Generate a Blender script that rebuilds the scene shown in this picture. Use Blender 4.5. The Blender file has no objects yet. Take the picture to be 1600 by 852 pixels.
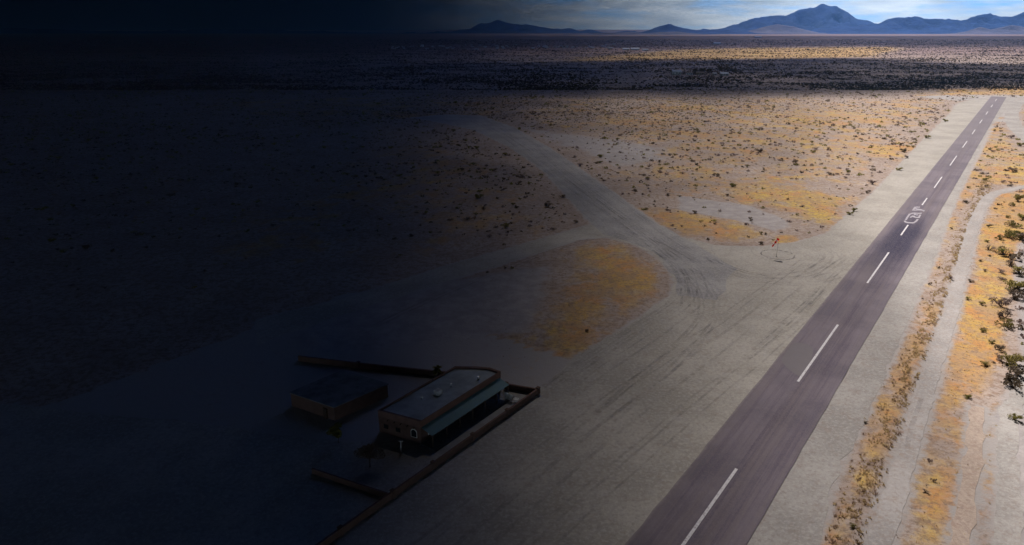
import bpy, bmesh, math, random
import numpy as np
from mathutils import Vector, Matrix, noise as mnoise
random.seed(7); rng = np.random.default_rng(7)
R = math.radians
scene = bpy.context.scene
col = scene.collection

# ------------------------------------------------------------------ camera, sky, sun, exposure
F, HY, H0 = 1066.0, 46.0, 70.0
PITCH = math.atan((426 - HY) / F)
cd = bpy.data.cameras.new('camera'); cam = bpy.data.objects.new('camera', cd); col.objects.link(cam)
cam.location = (0, 0, H0); cam.rotation_euler = (R(90) - PITCH, 0, 0)
cd.sensor_width = 36; cd.lens = 36 * F / 1600; cd.clip_start = 0.5; cd.clip_end = 600000
scene.camera = cam
SUN_EL, SUN_AZ = 47.0, 3.0            # azimuth measured from +Y towards +X
w = bpy.data.worlds.new('World'); scene.world = w; w.use_nodes = True
nt = w.node_tree; nt.nodes.clear()
def wn(t, **k):
    n = nt.nodes.new(t)
    for a, b in k.items(): setattr(n, a, b)
    return n
sky = wn('ShaderNodeTexSky', sky_type='NISHITA'); sky.sun_disc = False
sky.sun_elevation = R(SUN_EL); sky.sun_rotation = R(SUN_AZ); sky.altitude = 1000; sky.air_density = 1.0; sky.dust_density = 0.3; sky.ozone_density = 2.5
tc = wn('ShaderNodeTexCoord'); mp = wn('ShaderNodeMapping'); mp.inputs['Scale'].default_value = (7, 7, 46)
nt.links.new(tc.outputs['Generated'], mp.inputs['Vector'])
ns = wn('ShaderNodeTexNoise'); ns.inputs['Scale'].default_value = 1.0; ns.inputs['Detail'].default_value = 7; ns.inputs['Roughness'].default_value = .6
nt.links.new(mp.outputs[0], ns.inputs['Vector'])
rp = wn('ShaderNodeValToRGB'); rp.color_ramp.elements[0].position = .37; rp.color_ramp.elements[1].position = .53
nt.links.new(ns.outputs['Fac'], rp.inputs[0])
ns2 = wn('ShaderNodeTexNoise'); ns2.inputs['Scale'].default_value = 2.3; ns2.inputs['Detail'].default_value = 5
nt.links.new(mp.outputs[0], ns2.inputs['Vector'])
cc = wn('ShaderNodeValToRGB')
cc.color_ramp.elements[0].position = .3; cc.color_ramp.elements[0].color = (7.4, 8.8, 9.8, 1)
cc.color_ramp.elements[1].position = .7; cc.color_ramp.elements[1].color = (13.5, 14.6, 14.8, 1)
nt.links.new(ns2.outputs['Fac'], cc.inputs[0])
skym = wn('ShaderNodeMix', data_type='RGBA', blend_type='MULTIPLY'); skym.inputs[0].default_value = 1
nt.links.new(sky.outputs[0], skym.inputs[6]); skym.inputs[7].default_value = (.52, .95, 1.9, 1)
sx = wn('ShaderNodeSeparateXYZ'); nt.links.new(tc.outputs['Generated'], sx.inputs[0])
lo = wn('ShaderNodeMapRange'); lo.inputs['From Min'].default_value = .30; lo.inputs['From Max'].default_value = .12; nt.links.new(sx.outputs['Z'], lo.inputs['Value'])
cm = wn('ShaderNodeMath', operation='MULTIPLY'); nt.links.new(rp.outputs[0], cm.inputs[0]); nt.links.new(lo.outputs[0], cm.inputs[1])
mx = wn('ShaderNodeMix', data_type='RGBA')
nt.links.new(cm.outputs[0], mx.inputs[0]); nt.links.new(skym.outputs[2], mx.inputs[6]); nt.links.new(cc.outputs[0], mx.inputs[7])
bg = wn('ShaderNodeBackground'); bg.inputs['Strength'].default_value = 0.085
nt.links.new(mx.outputs[2], bg.inputs['Color'])
wo = wn('ShaderNodeOutputWorld'); nt.links.new(bg.outputs[0], wo.inputs['Surface'])
sd = bpy.data.lights.new('sun', 'SUN'); sd.energy = 5.0; sd.angle = R(.5); sd.color = (1, .93, .84)
sun = bpy.data.objects.new('sun', sd); col.objects.link(sun)
SUNV = Vector((math.sin(R(SUN_AZ)) * math.cos(R(SUN_EL)), math.cos(R(SUN_AZ)) * math.cos(R(SUN_EL)), math.sin(R(SUN_EL))))
sun.rotation_euler = SUNV.to_track_quat('Z', 'Y').to_euler()
scene.view_settings.view_transform = 'Standard'; scene.view_settings.look = 'None'
scene.view_settings.exposure = 0.36; scene.view_settings.gamma = 1
scene.cycles.max_bounces = 5; scene.cycles.diffuse_bounces = 2; scene.cycles.volume_bounces = 0
scene.cycles.transparent_max_bounces = 12; scene.cycles.use_denoising = True

# ------------------------------------------------------------------ frames of reference
CP, SP = math.cos(PITCH), math.sin(PITCH)
def at(x, y, h=0.0):                      # where a sight line meets the level h
    u = (x - 800) / F; v = (426 - y) / F
    dz = v * CP - SP; dy = CP + v * SP; t = -(H0 - h) / dz
    return Vector((u * t, dy * t))
DX, DY = 0.5932507511995184, 0.8050177303644976   # runway heading
OX, OY = 16.679083070383, 79.9124608740812
def SC(s, c): return Vector((OX + s * DX + c * DY, OY + s * DY - c * DX))  # along / across the runway
RWROT = -math.atan2(DX, DY)               # local +Y = along the runway, local +X = across to the right

# ------------------------------------------------------------------ helpers
def tag(o, label=None, cat=None, group=None, kind=None):
    if label: o['label'] = label
    if cat: o['category'] = cat
    if group: o['group'] = group
    if kind: o['kind'] = kind
    return o
def empty(name, loc, rz=0):
    o = bpy.data.objects.new(name, None); o.location = loc; o.rotation_euler = (0, 0, rz); col.objects.link(o); return o
def mesh_obj(name, verts, faces, mats, parent=None, midx=None, smooth=False):
    me = bpy.data.meshes.new(name); me.from_pydata([tuple(v) for v in verts], [], faces)
    for m in (mats if isinstance(mats, (list, tuple)) else [mats]): me.materials.append(m)
    if midx is not None: me.polygons.foreach_set('material_index', midx)
    if smooth: me.polygons.foreach_set('use_smooth', [True] * len(me.polygons))
    me.update(); o = bpy.data.objects.new(name, me); col.objects.link(o); o.parent = parent; return o
class MB:
    def __init__(s): s.v = []; s.f = []; s.m = []
    def add(s, vs, fs, m=0):
        b = len(s.v); s.v += [tuple(v) for v in vs]; s.f += [tuple(i + b for i in f) for f in fs]; s.m += [m] * len(fs)
    def box(s, x0, x1, y0, y1, z0, z1, m=0):
        vs = [(x0,y0,z0),(x1,y0,z0),(x1,y1,z0),(x0,y1,z0),(x0,y0,z1),(x1,y0,z1),(x1,y1,z1),(x0,y1,z1)]
        s.add(vs, [(3,2,1,0),(4,5,6,7),(0,1,5,4),(1,2,6,5),(2,3,7,6),(3,0,4,7)], m)
    def prism(s, poly, z0, z1, m=0):
        n = len(poly); vs = [(p[0], p[1], z0) for p in poly] + [(p[0], p[1], z1) for p in poly]
        s.add(vs, [tuple(range(n))[::-1], tuple(range(n, 2 * n))] + [(i, (i+1) % n, (i+1) % n + n, i + n) for i in range(n)], m)
    def tube(s, a, b, r0, r1, n=8, m=0, cap=True):
        a = Vector(a); b = Vector(b); d = (b - a).normalized()
        u = d.orthogonal().normalized(); w_ = d.cross(u)
        vs = [a + (u * math.cos(t) + w_ * math.sin(t)) * r0 for t in [2*math.pi*i/n for i in range(n)]]
        vs += [b + (u * math.cos(t) + w_ * math.sin(t)) * r1 for t in [2*math.pi*i/n for i in range(n)]]
        fs = [(i, (i+1) % n, (i+1) % n + n, i + n) for i in range(n)]
        if cap: fs += [tuple(range(n))[::-1], tuple(range(n, 2*n))]
        s.add(vs, fs, m)
    def build(s, name, mats, parent=None, smooth=False): return mesh_obj(name, s.v, s.f, mats, parent, s.m, smooth)

class NM:                                  # tiny node-material writer
    def __init__(s, name, rough=.9):
        s.m = bpy.data.materials.new(name); s.m.use_nodes = True; s.t = s.m.node_tree
        s.b = s.t.nodes['Principled BSDF']; s.b.inputs['Roughness'].default_value = rough
        s.b.inputs['Specular IOR Level'].default_value = .15
        s.pos = s.n('ShaderNodeNewGeometry').outputs['Position']
    def n(s, t, **k):
        n = s.t.nodes.new(t)
        for a, b in k.items(): setattr(n, a, b)
        return n
    def L(s, a, b): s.t.links.new(a, b)
    def attr(s, name): return s.n('ShaderNodeAttribute', attribute_name=name).outputs['Fac']
    def noise(s, scale, detail=4, rough=.55, vec=None, sc=(1,1,1), rot=0, off=(0,0,0), dist=0):
        mp = s.n('ShaderNodeMapping'); mp.vector_type = 'TEXTURE' if False else 'POINT'
        mp.inputs['Rotation'].default_value = (0, 0, rot); mp.inputs['Scale'].default_value = sc; mp.inputs['Location'].default_value = off
        # rotate first, then stretch
        r = s.n('ShaderNodeVectorRotate', rotation_type='Z_AXIS'); r.inputs['Angle'].default_value = rot
        s.L(vec or s.pos, r.inputs['Vector']); mp.inputs['Rotation'].default_value = (0, 0, 0); s.L(r.outputs[0], mp.inputs['Vector'])
        t = s.n('ShaderNodeTexNoise'); t.inputs['Scale'].default_value = scale; t.inputs['Detail'].default_value = detail
        t.inputs['Roughness'].default_value = rough; t.inputs['Distortion'].default_value = dist
        s.L(mp.outputs[0], t.inputs['Vector']); return t.outputs['Fac']
    def ramp(s, f, a, b, ca=(0,0,0,1), cb=(1,1,1,1)):
        r = s.n('ShaderNodeMapRange'); r.inputs['From Min'].default_value = a; r.inputs['From Max'].default_value = b; r.interpolation_type = 'SMOOTHSTEP'
        s.L(f, r.inputs['Value']); return r.outputs[0]
    def math(s, op, a, b=None, clamp=False):
        m = s.n('ShaderNodeMath', operation=op); m.use_clamp = clamp
        for i, v in enumerate((a, b)):
            if v is None: continue
            if isinstance(v, (int, float)): m.inputs[i].default_value = v
            else: s.L(v, m.inputs[i])
        return m.outputs[0]
    def mix(s, f, a, b, mode='MIX'):
        m = s.n('ShaderNodeMix', data_type='RGBA', blend_type=mode)
        if isinstance(f, (int, float)): m.inputs[0].default_value = f
        else: s.L(f, m.inputs[0])
        for i, v in ((6, a), (7, b)):
            if isinstance(v, (tuple, list)): m.inputs[i].default_value = (*v[:3], 1)
            else: s.L(v, m.inputs[i])
        return m.outputs[2]
    def out(s, c, bump=None, bstr=.3, bdist=.1):
        if isinstance(c, (tuple, list)): s.b.inputs['Base Color'].default_value = (*c[:3], 1)
        else: s.L(c, s.b.inputs['Base Color'])
        if bump is not None:
            b = s.n('ShaderNodeBump'); b.inputs['Strength'].default_value = bstr; b.inputs['Distance'].default_value = bdist
            s.L(bump, b.inputs['Height']); s.L(b.outputs[0], s.b.inputs['Normal'])
        return s.m
def plain(name, c, rough=.85, var=.25, scale=1.5, spec=.2, metal=0):
    k = NM(name, rough); k.b.inputs['Specular IOR Level'].default_value = spec; k.b.inputs['Metallic'].default_value = metal
    n = k.noise(scale, 5, .6)
    return k.out(k.mix(k.ramp(n, .3, .7), tuple(v * (1 - var) for v in c), tuple(min(1, v * (1 + var)) for v in c)))

def sdist(P, poly):                        # signed distance, positive inside
    P = np.asarray(P, float); poly = np.asarray(poly, float); n = len(poly)
    d = np.full(len(P), 1e18); ins = np.zeros(len(P), bool)
    for i in range(n):
        a = poly[i]; b = poly[(i+1) % n]; ab = b - a; ap = P - a
        t = np.clip((ap @ ab) / max(ab @ ab, 1e-9), 0, 1)
        q = ap - t[:, None] * ab; d = np.minimum(d, (q**2).sum(1))
        c = (a[1] > P[:, 1]) != (b[1] > P[:, 1])
        with np.errstate(divide='ignore', invalid='ignore'):
            xi = (b[0]-a[0]) * (P[:, 1]-a[1]) / (b[1]-a[1] + 1e-12) + a[0]
        ins ^= c & (P[:, 0] < xi)
    d = np.sqrt(d); return np.where(ins, d, -d)
def PX(pts): return [tuple(at(*p)) for p in pts]
def vnoise(x, y, sc, seed=0):
    return mnoise.noise(Vector((x / sc + seed * 17.3, y / sc - seed * 9.1, seed * 3.7)))

# ------------------------------------------------------------------ ground
PLX = np.array([0.0])
def axis(lo, hi, step, far, g=1.09):
    a = list(np.arange(lo, hi, step)); d = step; x = hi
    while x < far: a.append(x); d *= g; x += d
    d = step; x = lo - step; b = []
    while x > -far: b.append(x); d *= g; x -= d
    return np.array(sorted(b) + a)
gx = axis(-110, 300, 2.2, 160000); gy = axis(60, 460, 2.2, 160000)
GX, GY = np.meshgrid(gx, gy); P2 = np.stack([GX.ravel(), GY.ravel()], 1)
def to_sc(P):
    dx = P[:, 0] - OX; dy = P[:, 1] - OY
    return dx * DX + dy * DY, dx * DY - dy * DX
S_, C_ = to_sc(P2)

def zone(polys):
    v = np.zeros(len(P2))
    for px, k, soft in polys: v = np.maximum(v, k * np.clip(.5 + sdist(P2, PX(px)) / soft, 0, 1))
    return v
GOLD = [
 ([(300,152),(1200,151),(1500,156),(1330,330),(1300,350),(1200,330),(1080,318),(980,300),(880,205),(800,190),(300,178)], .42, 30),
 ([(900,170),(1000,160),(1490,158),(1440,200),(1330,318),(1250,300),(1150,290),(1050,275),(960,230)], .56, 60),
 ([(985,322),(1060,330),(1150,345),(1200,358),(1212,376),(1150,378),(1060,366),(1010,350)], .78, 11),
 ([(1215,366),(1250,368),(1245,378),(1212,379)], .9, 3),
 ([(1180,290),(1230,285),(1350,310),(1335,335),(1308,362),(1270,352),(1230,330),(1120,318),(1130,305)], .82, 18),
 ([(1340,228),(1400,222),(1440,232),(1400,250),(1350,244)], .9, 20),
 ([(905,377),(950,373),(1000,388),(1036,425),(1043,455),(1015,488),(960,528),(900,560),(850,562),(835,520),(850,460),(865,410)], .62, 16), ([(870,420),(850,520),(900,560),(840,600),(760,590),(720,560),(790,500),(830,440)], .46, 14), ([(1400,852),(1420,700),(1465,640),(1540,640),(1530,760),(1515,852)], .46, 4), ([(930,400),(1000,400),(1034,428),(1040,455),(1012,486),(960,510),(930,470)], .78, 12),
 ([(880,560),(840,585),(790,585),(700,570),(740,555),(820,545)], .7, 8),
 ([(560,240),(720,215),(800,280),(900,330),(915,350),(850,372),(700,395),(500,420),(300,400)], .38, 30),
 ([(560,440),(740,430),(850,400),(830,470),(820,560),(700,560),(540,540)], .25, 12),
 ([(860,92),(960,86),(1050,77),(1200,74),(1400,73),(1420,77),(1360,90),(1200,93),(1000,95),(900,97)], 1.0, 160),
 ([(1420,152),(1470,139),(1600,134),(1800,134),(1800,150),(1600,148)], .8, 40),
 ([(1560,156),(1586,150),(1578,165),(1560,195),(1548,230),(1538,215),(1545,180)], .8, 8),
 ([(1540,190),(1570,200),(1595,235),(1700,250),(1700,290),(1560,290),(1520,300),(1500,340),(1476,400),(1440,470),(1450,440),(1490,320)], .68, 6),
 ([(1604,160),(1700,150),(1700,210),(1606,192)], .95, 10),
 ([(1560,302),(1600,296),(1700,290),(1700,360),(1600,400),(1575,470),(1570,560),(1545,590),(1500,640),(1462,640),(1478,570),(1500,480),(1522,400),(1535,345)], .92, 4),
 ([(1500,540),(1560,520),(1570,580),(1540,620),(1480,630)], 1.0, 4),
 ([(1340,852),(1352,800),(1390,700),(1430,600),(1465,520),(1478,480),(1440,470),(1400,560),(1345,690),(1318,740),(1300,800),(1270,860)], .66, 3),
 ([(1405,860),(1420,780),(1450,720),(1480,740),(1500,800),(1490,860)], .72, 5),
 ([(1515,852),(1530,700),(1560,600),(1575,640),(1555,740),(1545,860)], .58, 3),
 ([(1365,610),(1390,590),(1372,650),(1350,680)], .95, 2.5),
]
WASH = [
 ([(1585,380),(1700,330),(1700,900),(1570,900),(1565,760),(1560,640),(1590,600)], .9, 4),
 ([(1060,305),(1180,322),(1240,350),(1210,362),(1150,345),(1060,328)], .9, 6),
 ([(800,196),(900,210),(1040,230),(1050,250),(960,262),(880,230)], .75, 25),
 ([(600,450),(860,412),(850,470),(820,520),(640,540),(500,560),(400,500)], .9, 10),
]
g_gold = zone(GOLD); g_wash = zone(WASH)
g_scr_shade = zone([([(-300,148),(1200,148.5),(1400,143),(1480,138),(1600,133),(2200,128),(2200,98),(1600,100),(1400,92),(1050,92),(900,96),(-300,96)], .62, 60), ([(-300,126),(1100,127),(1300,132),(1420,137),(1600,130),(2200,126),(2200,98),(1600,100),(1400,92),(1050,92),(900,96),(-300,96)], 1.0, 80)])
g_far = np.clip((P2[:, 1] - 1500) / 900, 0, 1)
road_sd = [sdist(P2, [tuple(SC(-900, -28)), tuple(SC(-900, 60)), tuple(SC(880, 60)), tuple(SC(880, -28))])]
relief = np.array([0.35 * vnoise(x, y, 22, 1) + .18 * vnoise(x, y, 7, 2) if abs(x) < 900 and -50 < y < 1500 else 0.0 for x, y in P2])
APRON = [(-700,900),(-400,760),(-100,700),(300,660),(540,690),(640,690),(840,606),(905,556),(1000,496),(1048,462),(1053,435),(1030,404),(995,384),(950,371),(905,374),(850,392),(700,440),(540,490),(400,540),(400,500),(540,466),(700,415),(850,372),(925,350),(960,352),(1040,364),(1120,384),(1180,386),(1240,380),(1292,365),(1366,300),(1440,222),(1500,160),(1536,150)]
apron_xy = PX(APRON[3:]) 
apron_xy = [tuple(SC(870, -1)), ] + apron_xy[::-1][1:] + [tuple(SC(-60, -160)), tuple(SC(-200, -60)), tuple(SC(-200, 2))]
TAXI = [(925,352),(890,312),(850,268),(800,232),(745,205),(690,192),(640,184),(700,179),(750,181),(800,198),(860,232),(930,280),(985,320),(1040,358),(1100,390),(1150,420),(1120,470),(1060,462),(1052,430),(1020,395),(975,376),(945,366)]
taxi_xy = PX(TAXI)
SHOULD = PX([(1570,153),(1590,153),(1560,185),(1545,200),(1520,255),(1500,300),(1482,340),(1462,400),(1440,450),(1412,520),(1380,590),(1350,655),(1318,720),(1296,780),(1278,850)])
should_xy = SHOULD + [tuple(SC(-200, 25)), tuple(SC(-200, 13.8)), tuple(SC(866, 13.8))]
def strip(center, wd, wd2=None):
    c = [Vector(p) for p in center]; l = []; r = []
    for i, p in enumerate(c):
        d = (c[min(i+1, len(c)-1)] - c[max(i-1, 0)]).normalized(); n_ = Vector((-d.y, d.x))
        k = wd if wd2 is None else wd + (wd2 - wd) * i / (len(c) - 1)
        l.append(tuple(p + n_ * k / 2)); r.append(tuple(p - n_ * k / 2))
    return l + r[::-1]
def smooth_line(pts, n=6):
    o = []; P = [Vector(p) for p in pts]
    for i in range(len(P) - 1):
        p0 = P[max(i-1,0)]; p1 = P[i]; p2 = P[i+1]; p3 = P[min(i+2,len(P)-1)]
        for k in range(n):
            t = k / n
            o.append(.5 * ((2*p1) + (p2-p0)*t + (2*p0-5*p1+4*p2-p3)*t*t + (3*p1-p0-3*p2+p3)*t**3))
    return o + [P[-1]]
track1 = smooth_line([SC(-60, 28.3)] + [at(*p) for p in [(1372,850),(1414,718),(1445,612),(1466,548),(1485,490),(1503,420),(1518,364),(1530,331),(1546,307),(1572,298),(1604,292),(1680,284),(1800,276)]])
track2 = smooth_line([at(*p) for p in [(1498,870),(1508,800),(1517,740),(1524,680),(1528,635)]])
track3 = smooth_line([at(*p) for p in [(1575,875),(1577,800),(1575,740),(1572,700),(1582,640),(1620,560)]])
road = smooth_line([at(*p) for p in [(1700,255),(1640,240),(1603,214),(1584,193),(1582,174),(1594,160),(1625,152),(1700,148)]])
t1_xy = strip(track1, 3.3, 3.6); t2_xy = strip(track2, 2.6); t3_xy = strip(track3, 3.4); rd_xy = strip(road, 10)
flat = np.maximum.reduce([sdist(P2, q) for q in (apron_xy, taxi_xy, should_xy, t1_xy, rd_xy, t2_xy, t3_xy)])
yard = np.where((S_ > -60) & (S_ < 45) & (C_ < -30) & (C_ > -110), 10, -1e9)
rwy = np.where((S_ > -900) & (S_ < 900), np.minimum(C_ + 3, 17 - C_), -1e9)
fl = np.maximum.reduce([flat, yard, rwy])
g_pale = np.clip(1 + np.where(fl > 9, 0, fl) / 2.4, 0, 1) * (P2[:, 1] < 1200)
keep = np.clip((-fl - 1.5) / 6, 0, 1)
berm = .55 * np.exp(-((C_ - 25.8) / 1.7) ** 2) * (S_ < 330)
berm *= 1 + .5 * np.array([vnoise(x, y, 9, 5) if b > .01 else 0 for (x, y), b in zip(P2, berm)])
gz = -.03 + np.where(keep > 0, relief * keep * .8, 0) + berm * np.clip((-fl) / 1.2, 0, 1)
rise = np.clip((P2[:, 1] - 60000), 0, None) * 0
def lookup(x, y):
    i = np.clip(np.searchsorted(gx, x) - 1, 0, len(gx) - 2); j = np.clip(np.searchsorted(gy, y) - 1, 0, len(gy) - 2)
    Z = gz.reshape(len(gy), len(gx)); tx = (x - gx[i]) / (gx[i+1] - gx[i]); ty = (y - gy[j]) / (gy[j+1] - gy[j])
    return (Z[j, i]*(1-tx)*(1-ty) + Z[j, i+1]*tx*(1-ty) + Z[j+1, i]*(1-tx)*ty + Z[j+1, i+1]*tx*ty)
def gval(arr, x, y):
    i = np.clip(np.searchsorted(gx, x), 0, len(gx) - 1); j = np.clip(np.searchsorted(gy, y), 0, len(gy) - 1)
    return arr.reshape(len(gy), len(gx))[j, i]

k = NM('desert_ground', .95)
big = k.noise(.012, 5, .6); mid = k.noise(.06, 6, .65); fine = k.noise(.55, 6, .7); tiny = k.noise(3.0, 4, .7)
streak = k.noise(.05, 5, .65, sc=(3.2, .8, 1), rot=.2)
sand = k.mix(k.ramp(mid, .3, .7), (.37, .29, .26), (.46, .38, .35))
sand = k.mix(k.math('MULTIPLY', k.ramp(fine, .48, .6), .7), sand, (.27, .185, .145))
gold = k.mix(k.ramp(big, .35, .65), (.52,.28,.07), (.64,.43,.06))
gold = k.mix(k.math('MULTIPLY', k.ramp(fine, .46, .6), .8), gold, (.36,.22,.13))
gold = k.mix(k.math('MULTIPLY', k.ramp(tiny, .48, .62), .5), gold, (.66, .50, .22))
gm = k.math('ADD', k.attr('gold'), k.math('MULTIPLY', k.math('SUBTRACT', k.math('ADD', k.math('MULTIPLY', mid, .6), k.math('ADD', k.math('MULTIPLY', fine, .25), k.math('MULTIPLY', streak, .5))), .66), 2.1))
patch = k.noise(.11, 6, .72, off=(5, 9, 0), dist=.5); patch2 = k.noise(.022, 5, .65, off=(50, 9, 0), dist=.8)
gm = k.math('ADD', gm, k.math('MULTIPLY', k.math('SUBTRACT', k.math('ADD', patch, patch2), 1.0), 1.9))
gm = k.math('MULTIPLY', k.ramp(gm, .30, .95), k.ramp(k.attr('gold'), 0.02, .3))
gold = k.mix(k.ramp(k.noise(.07, 5, .7, off=(31, 4, 0)), .47, .6), gold, (.56,.27,.09))
gold = k.mix(k.math('MULTIPLY', k.ramp(patch, .48, .6), .8), gold, (.42,.27,.16))
c = k.mix(k.math('MULTIPLY', gm, .92), sand, gold)
# dead weed litter in small dark flecks
c = k.mix(k.math('MULTIPLY', k.ramp(k.noise(.9, 4, .8, off=(2, 2, 0)), .52, .62), .65), c, (.20,.145,.115))
c = k.mix(k.math('MULTIPLY', k.ramp(k.noise(.28, 5, .75, off=(8, 2, 0)), .52, .64), .6), c, (.24,.17,.13))
pale = k.math('ADD', k.attr('pale'), k.math('MULTIPLY', k.math('SUBTRACT', k.noise(.35, 5, .75, off=(1, 8, 0)), .5), 1.6))
c = k.mix(k.ramp(pale, .45, .95), c, (.40,.365,.365))
wash = k.mix(k.ramp(k.noise(.25, 6, .7), .35, .7), (.33, .30, .31), (.45, .41, .42))
c = k.mix(k.math('MULTIPLY', k.ramp(k.math('ADD', k.attr('wash'), k.math('MULTIPLY', k.math('SUBTRACT', mid, .5), 1.2)), .3, .7), .9), c, wash)
farc = k.mix(k.ramp(k.noise(.004, 6, .7, sc=(1, 2, 1)), .35, .65), (.19, .125, .12), (.29, .195, .18))
c = k.mix(k.math('MULTIPLY', k.attr('scrub_shade'), k.ramp(k.noise(.02, 5, .7, sc=(1, 2.5, 1)), .62, .3)), c, (.125,.10,.125))  # scrub cover, plus the cloud shadow's dark purple painted into the soil
farf = k.math('MULTIPLY', k.attr('far'), k.math('SUBTRACT', 1, k.ramp(k.attr('gold'), .3, .7)))
c = k.mix(farf, c, farc)
k.out(c, k.math('ADD', fine, k.math('MULTIPLY', tiny, .4)), .8, .25); M_ground = k.m
nx, ny = len(gx), len(gy)
me = bpy.data.meshes.new('ground')
V = np.stack([P2[:, 0], P2[:, 1], gz], 1)
idx = np.arange(nx * ny).reshape(ny, nx)
Fq = np.stack([idx[:-1, :-1], idx[:-1, 1:], idx[1:, 1:], idx[1:, :-1]], -1).reshape(-1, 4)
def np_mesh(me, V, Fq):
    me.vertices.add(len(V)); me.vertices.foreach_set('co', V.astype(np.float32).ravel())
    me.loops.add(Fq.size); me.loops.foreach_set('vertex_index', Fq.astype(np.int32).ravel())
    me.polygons.add(len(Fq)); me.polygons.foreach_set('loop_start', np.arange(0, Fq.size, Fq.shape[1], dtype=np.int32))
    me.update(calc_edges=True)
np_mesh(me, V, Fq)
for nm, a in (('gold', g_gold), ('wash', g_wash), ('far', g_far), ('scrub_shade', g_scr_shade), ('pale', g_pale)):
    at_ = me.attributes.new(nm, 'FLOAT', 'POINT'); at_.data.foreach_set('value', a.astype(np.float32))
me.polygons.foreach_set('use_smooth', np.ones(len(Fq), bool)); me.materials.append(M_ground)
go = bpy.data.objects.new('ground', me); col.objects.link(go); go['kind'] = 'structure'

# ------------------------------------------------------------------ sheets: apron, taxiway, shoulder, tracks, runway
def ragged(poly, step, amp, seed):
    o = []; n = len(poly)
    for i in range(n):
        a = Vector(poly[i]); b = Vector(poly[(i+1) % n]); L = (b - a).length; m = max(1, int(L / step)); m = min(m, 260)
        nr = Vector((-(b-a).y, (b-a).x)).normalized() if L > 0 else Vector((0, 0))
        for q in range(m):
            p = a.lerp(b, q / m); am = amp
            o.append(p + nr * am * (vnoise(p.x, p.y, step * 3.1, seed) * 1.3 + .8 * vnoise(p.x, p.y, step * 1.1, seed + 3)))
    return o
def sheet(name, poly, z, mat, step=2.0, amp=.5, seed=1):
    bm = bmesh.new(); vs = [bm.verts.new((p[0], p[1], z)) for p in (ragged(poly, step, amp, seed) if amp else poly)]
    es = [bm.edges.new((vs[i], vs[(i+1) % len(vs)])) for i in range(len(vs))]
    bmesh.ops.triangle_fill(bm, edges=es, use_beauty=True)
    for f in bm.faces:
        if f.normal.z < 0: f.normal_flip()
    me = bpy.data.meshes.new(name); bm.to_mesh(me); bm.free(); me.materials.append(mat)
    o = bpy.data.objects.new(name, me); col.objects.link(o); o['kind'] = 'structure'; return o
def dirt_mat(name, a, b, dark, rot, rings=None, k1=.42):
    k = NM(name, .95)
    n1 = k.noise(.05, 6, .65); st = k.noise(.5, 6, .7, sc=(1.3, .05, 1), rot=rot, dist=.3); st2 = k.noise(.16, 5, .7, sc=(1.5, .06, 1), rot=rot + .05, off=(3, 7, 0), dist=.6)
    f = k.noise(1.5, 5, .75)
    c = k.mix(k.ramp(n1, .38, .62), tuple(v * .88 for v in a), b)
    c = k.mix(k.math('MULTIPLY', k.ramp(st, .5, .68), k1 * .5), c, dark)
    c = k.mix(k.math('MULTIPLY', k.ramp(st2, .5, .66), k1 * .45), c, dark)
    c = k.mix(k.math('MULTIPLY', k.ramp(f, .48, .6), .55), c, tuple(v * 1.2 for v in b))
    c = k.mix(k.math('MULTIPLY', k.ramp(k.noise(1.1, 5, .8, off=(7, 1, 0)), .5, .62), .55), c, tuple(v * .95 for v in dark))
    c = k.mix(k.math('MULTIPLY', k.ramp(k.noise(.35, 6, .8), .5, .66), .45), c, (dark[0]*1.05, dark[1]*.95, dark[2]*.88))
    if rings:
        vs = k.n('ShaderNodeVectorMath', operation='DISTANCE'); k.L(k.pos, vs.inputs[0]); vs.inputs[1].default_value = (rings[0], rings[1], 0)
        d = vs.outputs['Value']; cb = k.n('ShaderNodeCombineXYZ'); k.L(k.math('ADD', d, k.math('MULTIPLY', k.noise(.06, 3), 9)), cb.inputs[0])
        rn = k.noise(.45, 5, .75, vec=cb.outputs[0])
        fade = k.math('MULTIPLY', k.ramp(d, 42, 20), k.ramp(k.noise(.05, 4), .35, .6))
        c = k.mix(k.math('MULTIPLY', k.math('MULTIPLY', k.ramp(rn, .5, .68), fade), .55), c, dark)
    return k.out(c, f, .5, .06)
wc = at(1215, 398)
M_apron = dirt_mat('pale_dirt', (.39,.36,.335), (.45,.415,.39), (.29,.265,.255), -RWROT, rings=wc)
M_apron = M_apron
tdir = at(1000, 360) - at(830, 232)
M_taxi = dirt_mat('taxiway_dirt', (.34,.325,.335), (.40,.38,.385), (.22,.21,.23), math.atan2(tdir.x, tdir.y), k1=.75)
M_should = dirt_mat('shoulder_gravel', (.36,.338,.335), (.42,.395,.39), (.28,.24,.23), RWROT * -1, k1=.4)
M_track = dirt_mat('track_dust', (.37,.345,.35), (.43,.40,.405), (.33,.27,.24), RWROT * -1, k1=.5)
M_rut = dirt_mat('rutted_sand', (.40,.32,.28), (.47,.38,.33), (.30,.22,.20), .05, k1=.9)
sheet('dirt_apron', apron_xy, .0, M_apron, 2.2, .55, 1)
sheet('taxiway', taxi_xy, .02, M_taxi, 3, .9, 2)
sheet('gravel_shoulder', should_xy, .01, M_should, 2.2, .8, 3)
sheet('dirt_track', t1_xy, .03, M_track, 1.5, .35, 4)
sheet('dirt_track', t2_xy, .035, M_rut, 1.2, .5, 5)
sheet('dirt_track', t3_xy, .03, M_should, 1.5, .6, 6)
sheet('gravel_road', rd_xy, .03, M_should, 3, .6, 7)
sheet('turning_area', PX([(1430,151),(1480,148.6),(1560,149.5),(1602,149.8),(1640,150.5),(1592,153.2),(1560,153.5),(1500,158)]), .025, M_track, 4, 1.5, 8)

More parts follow.
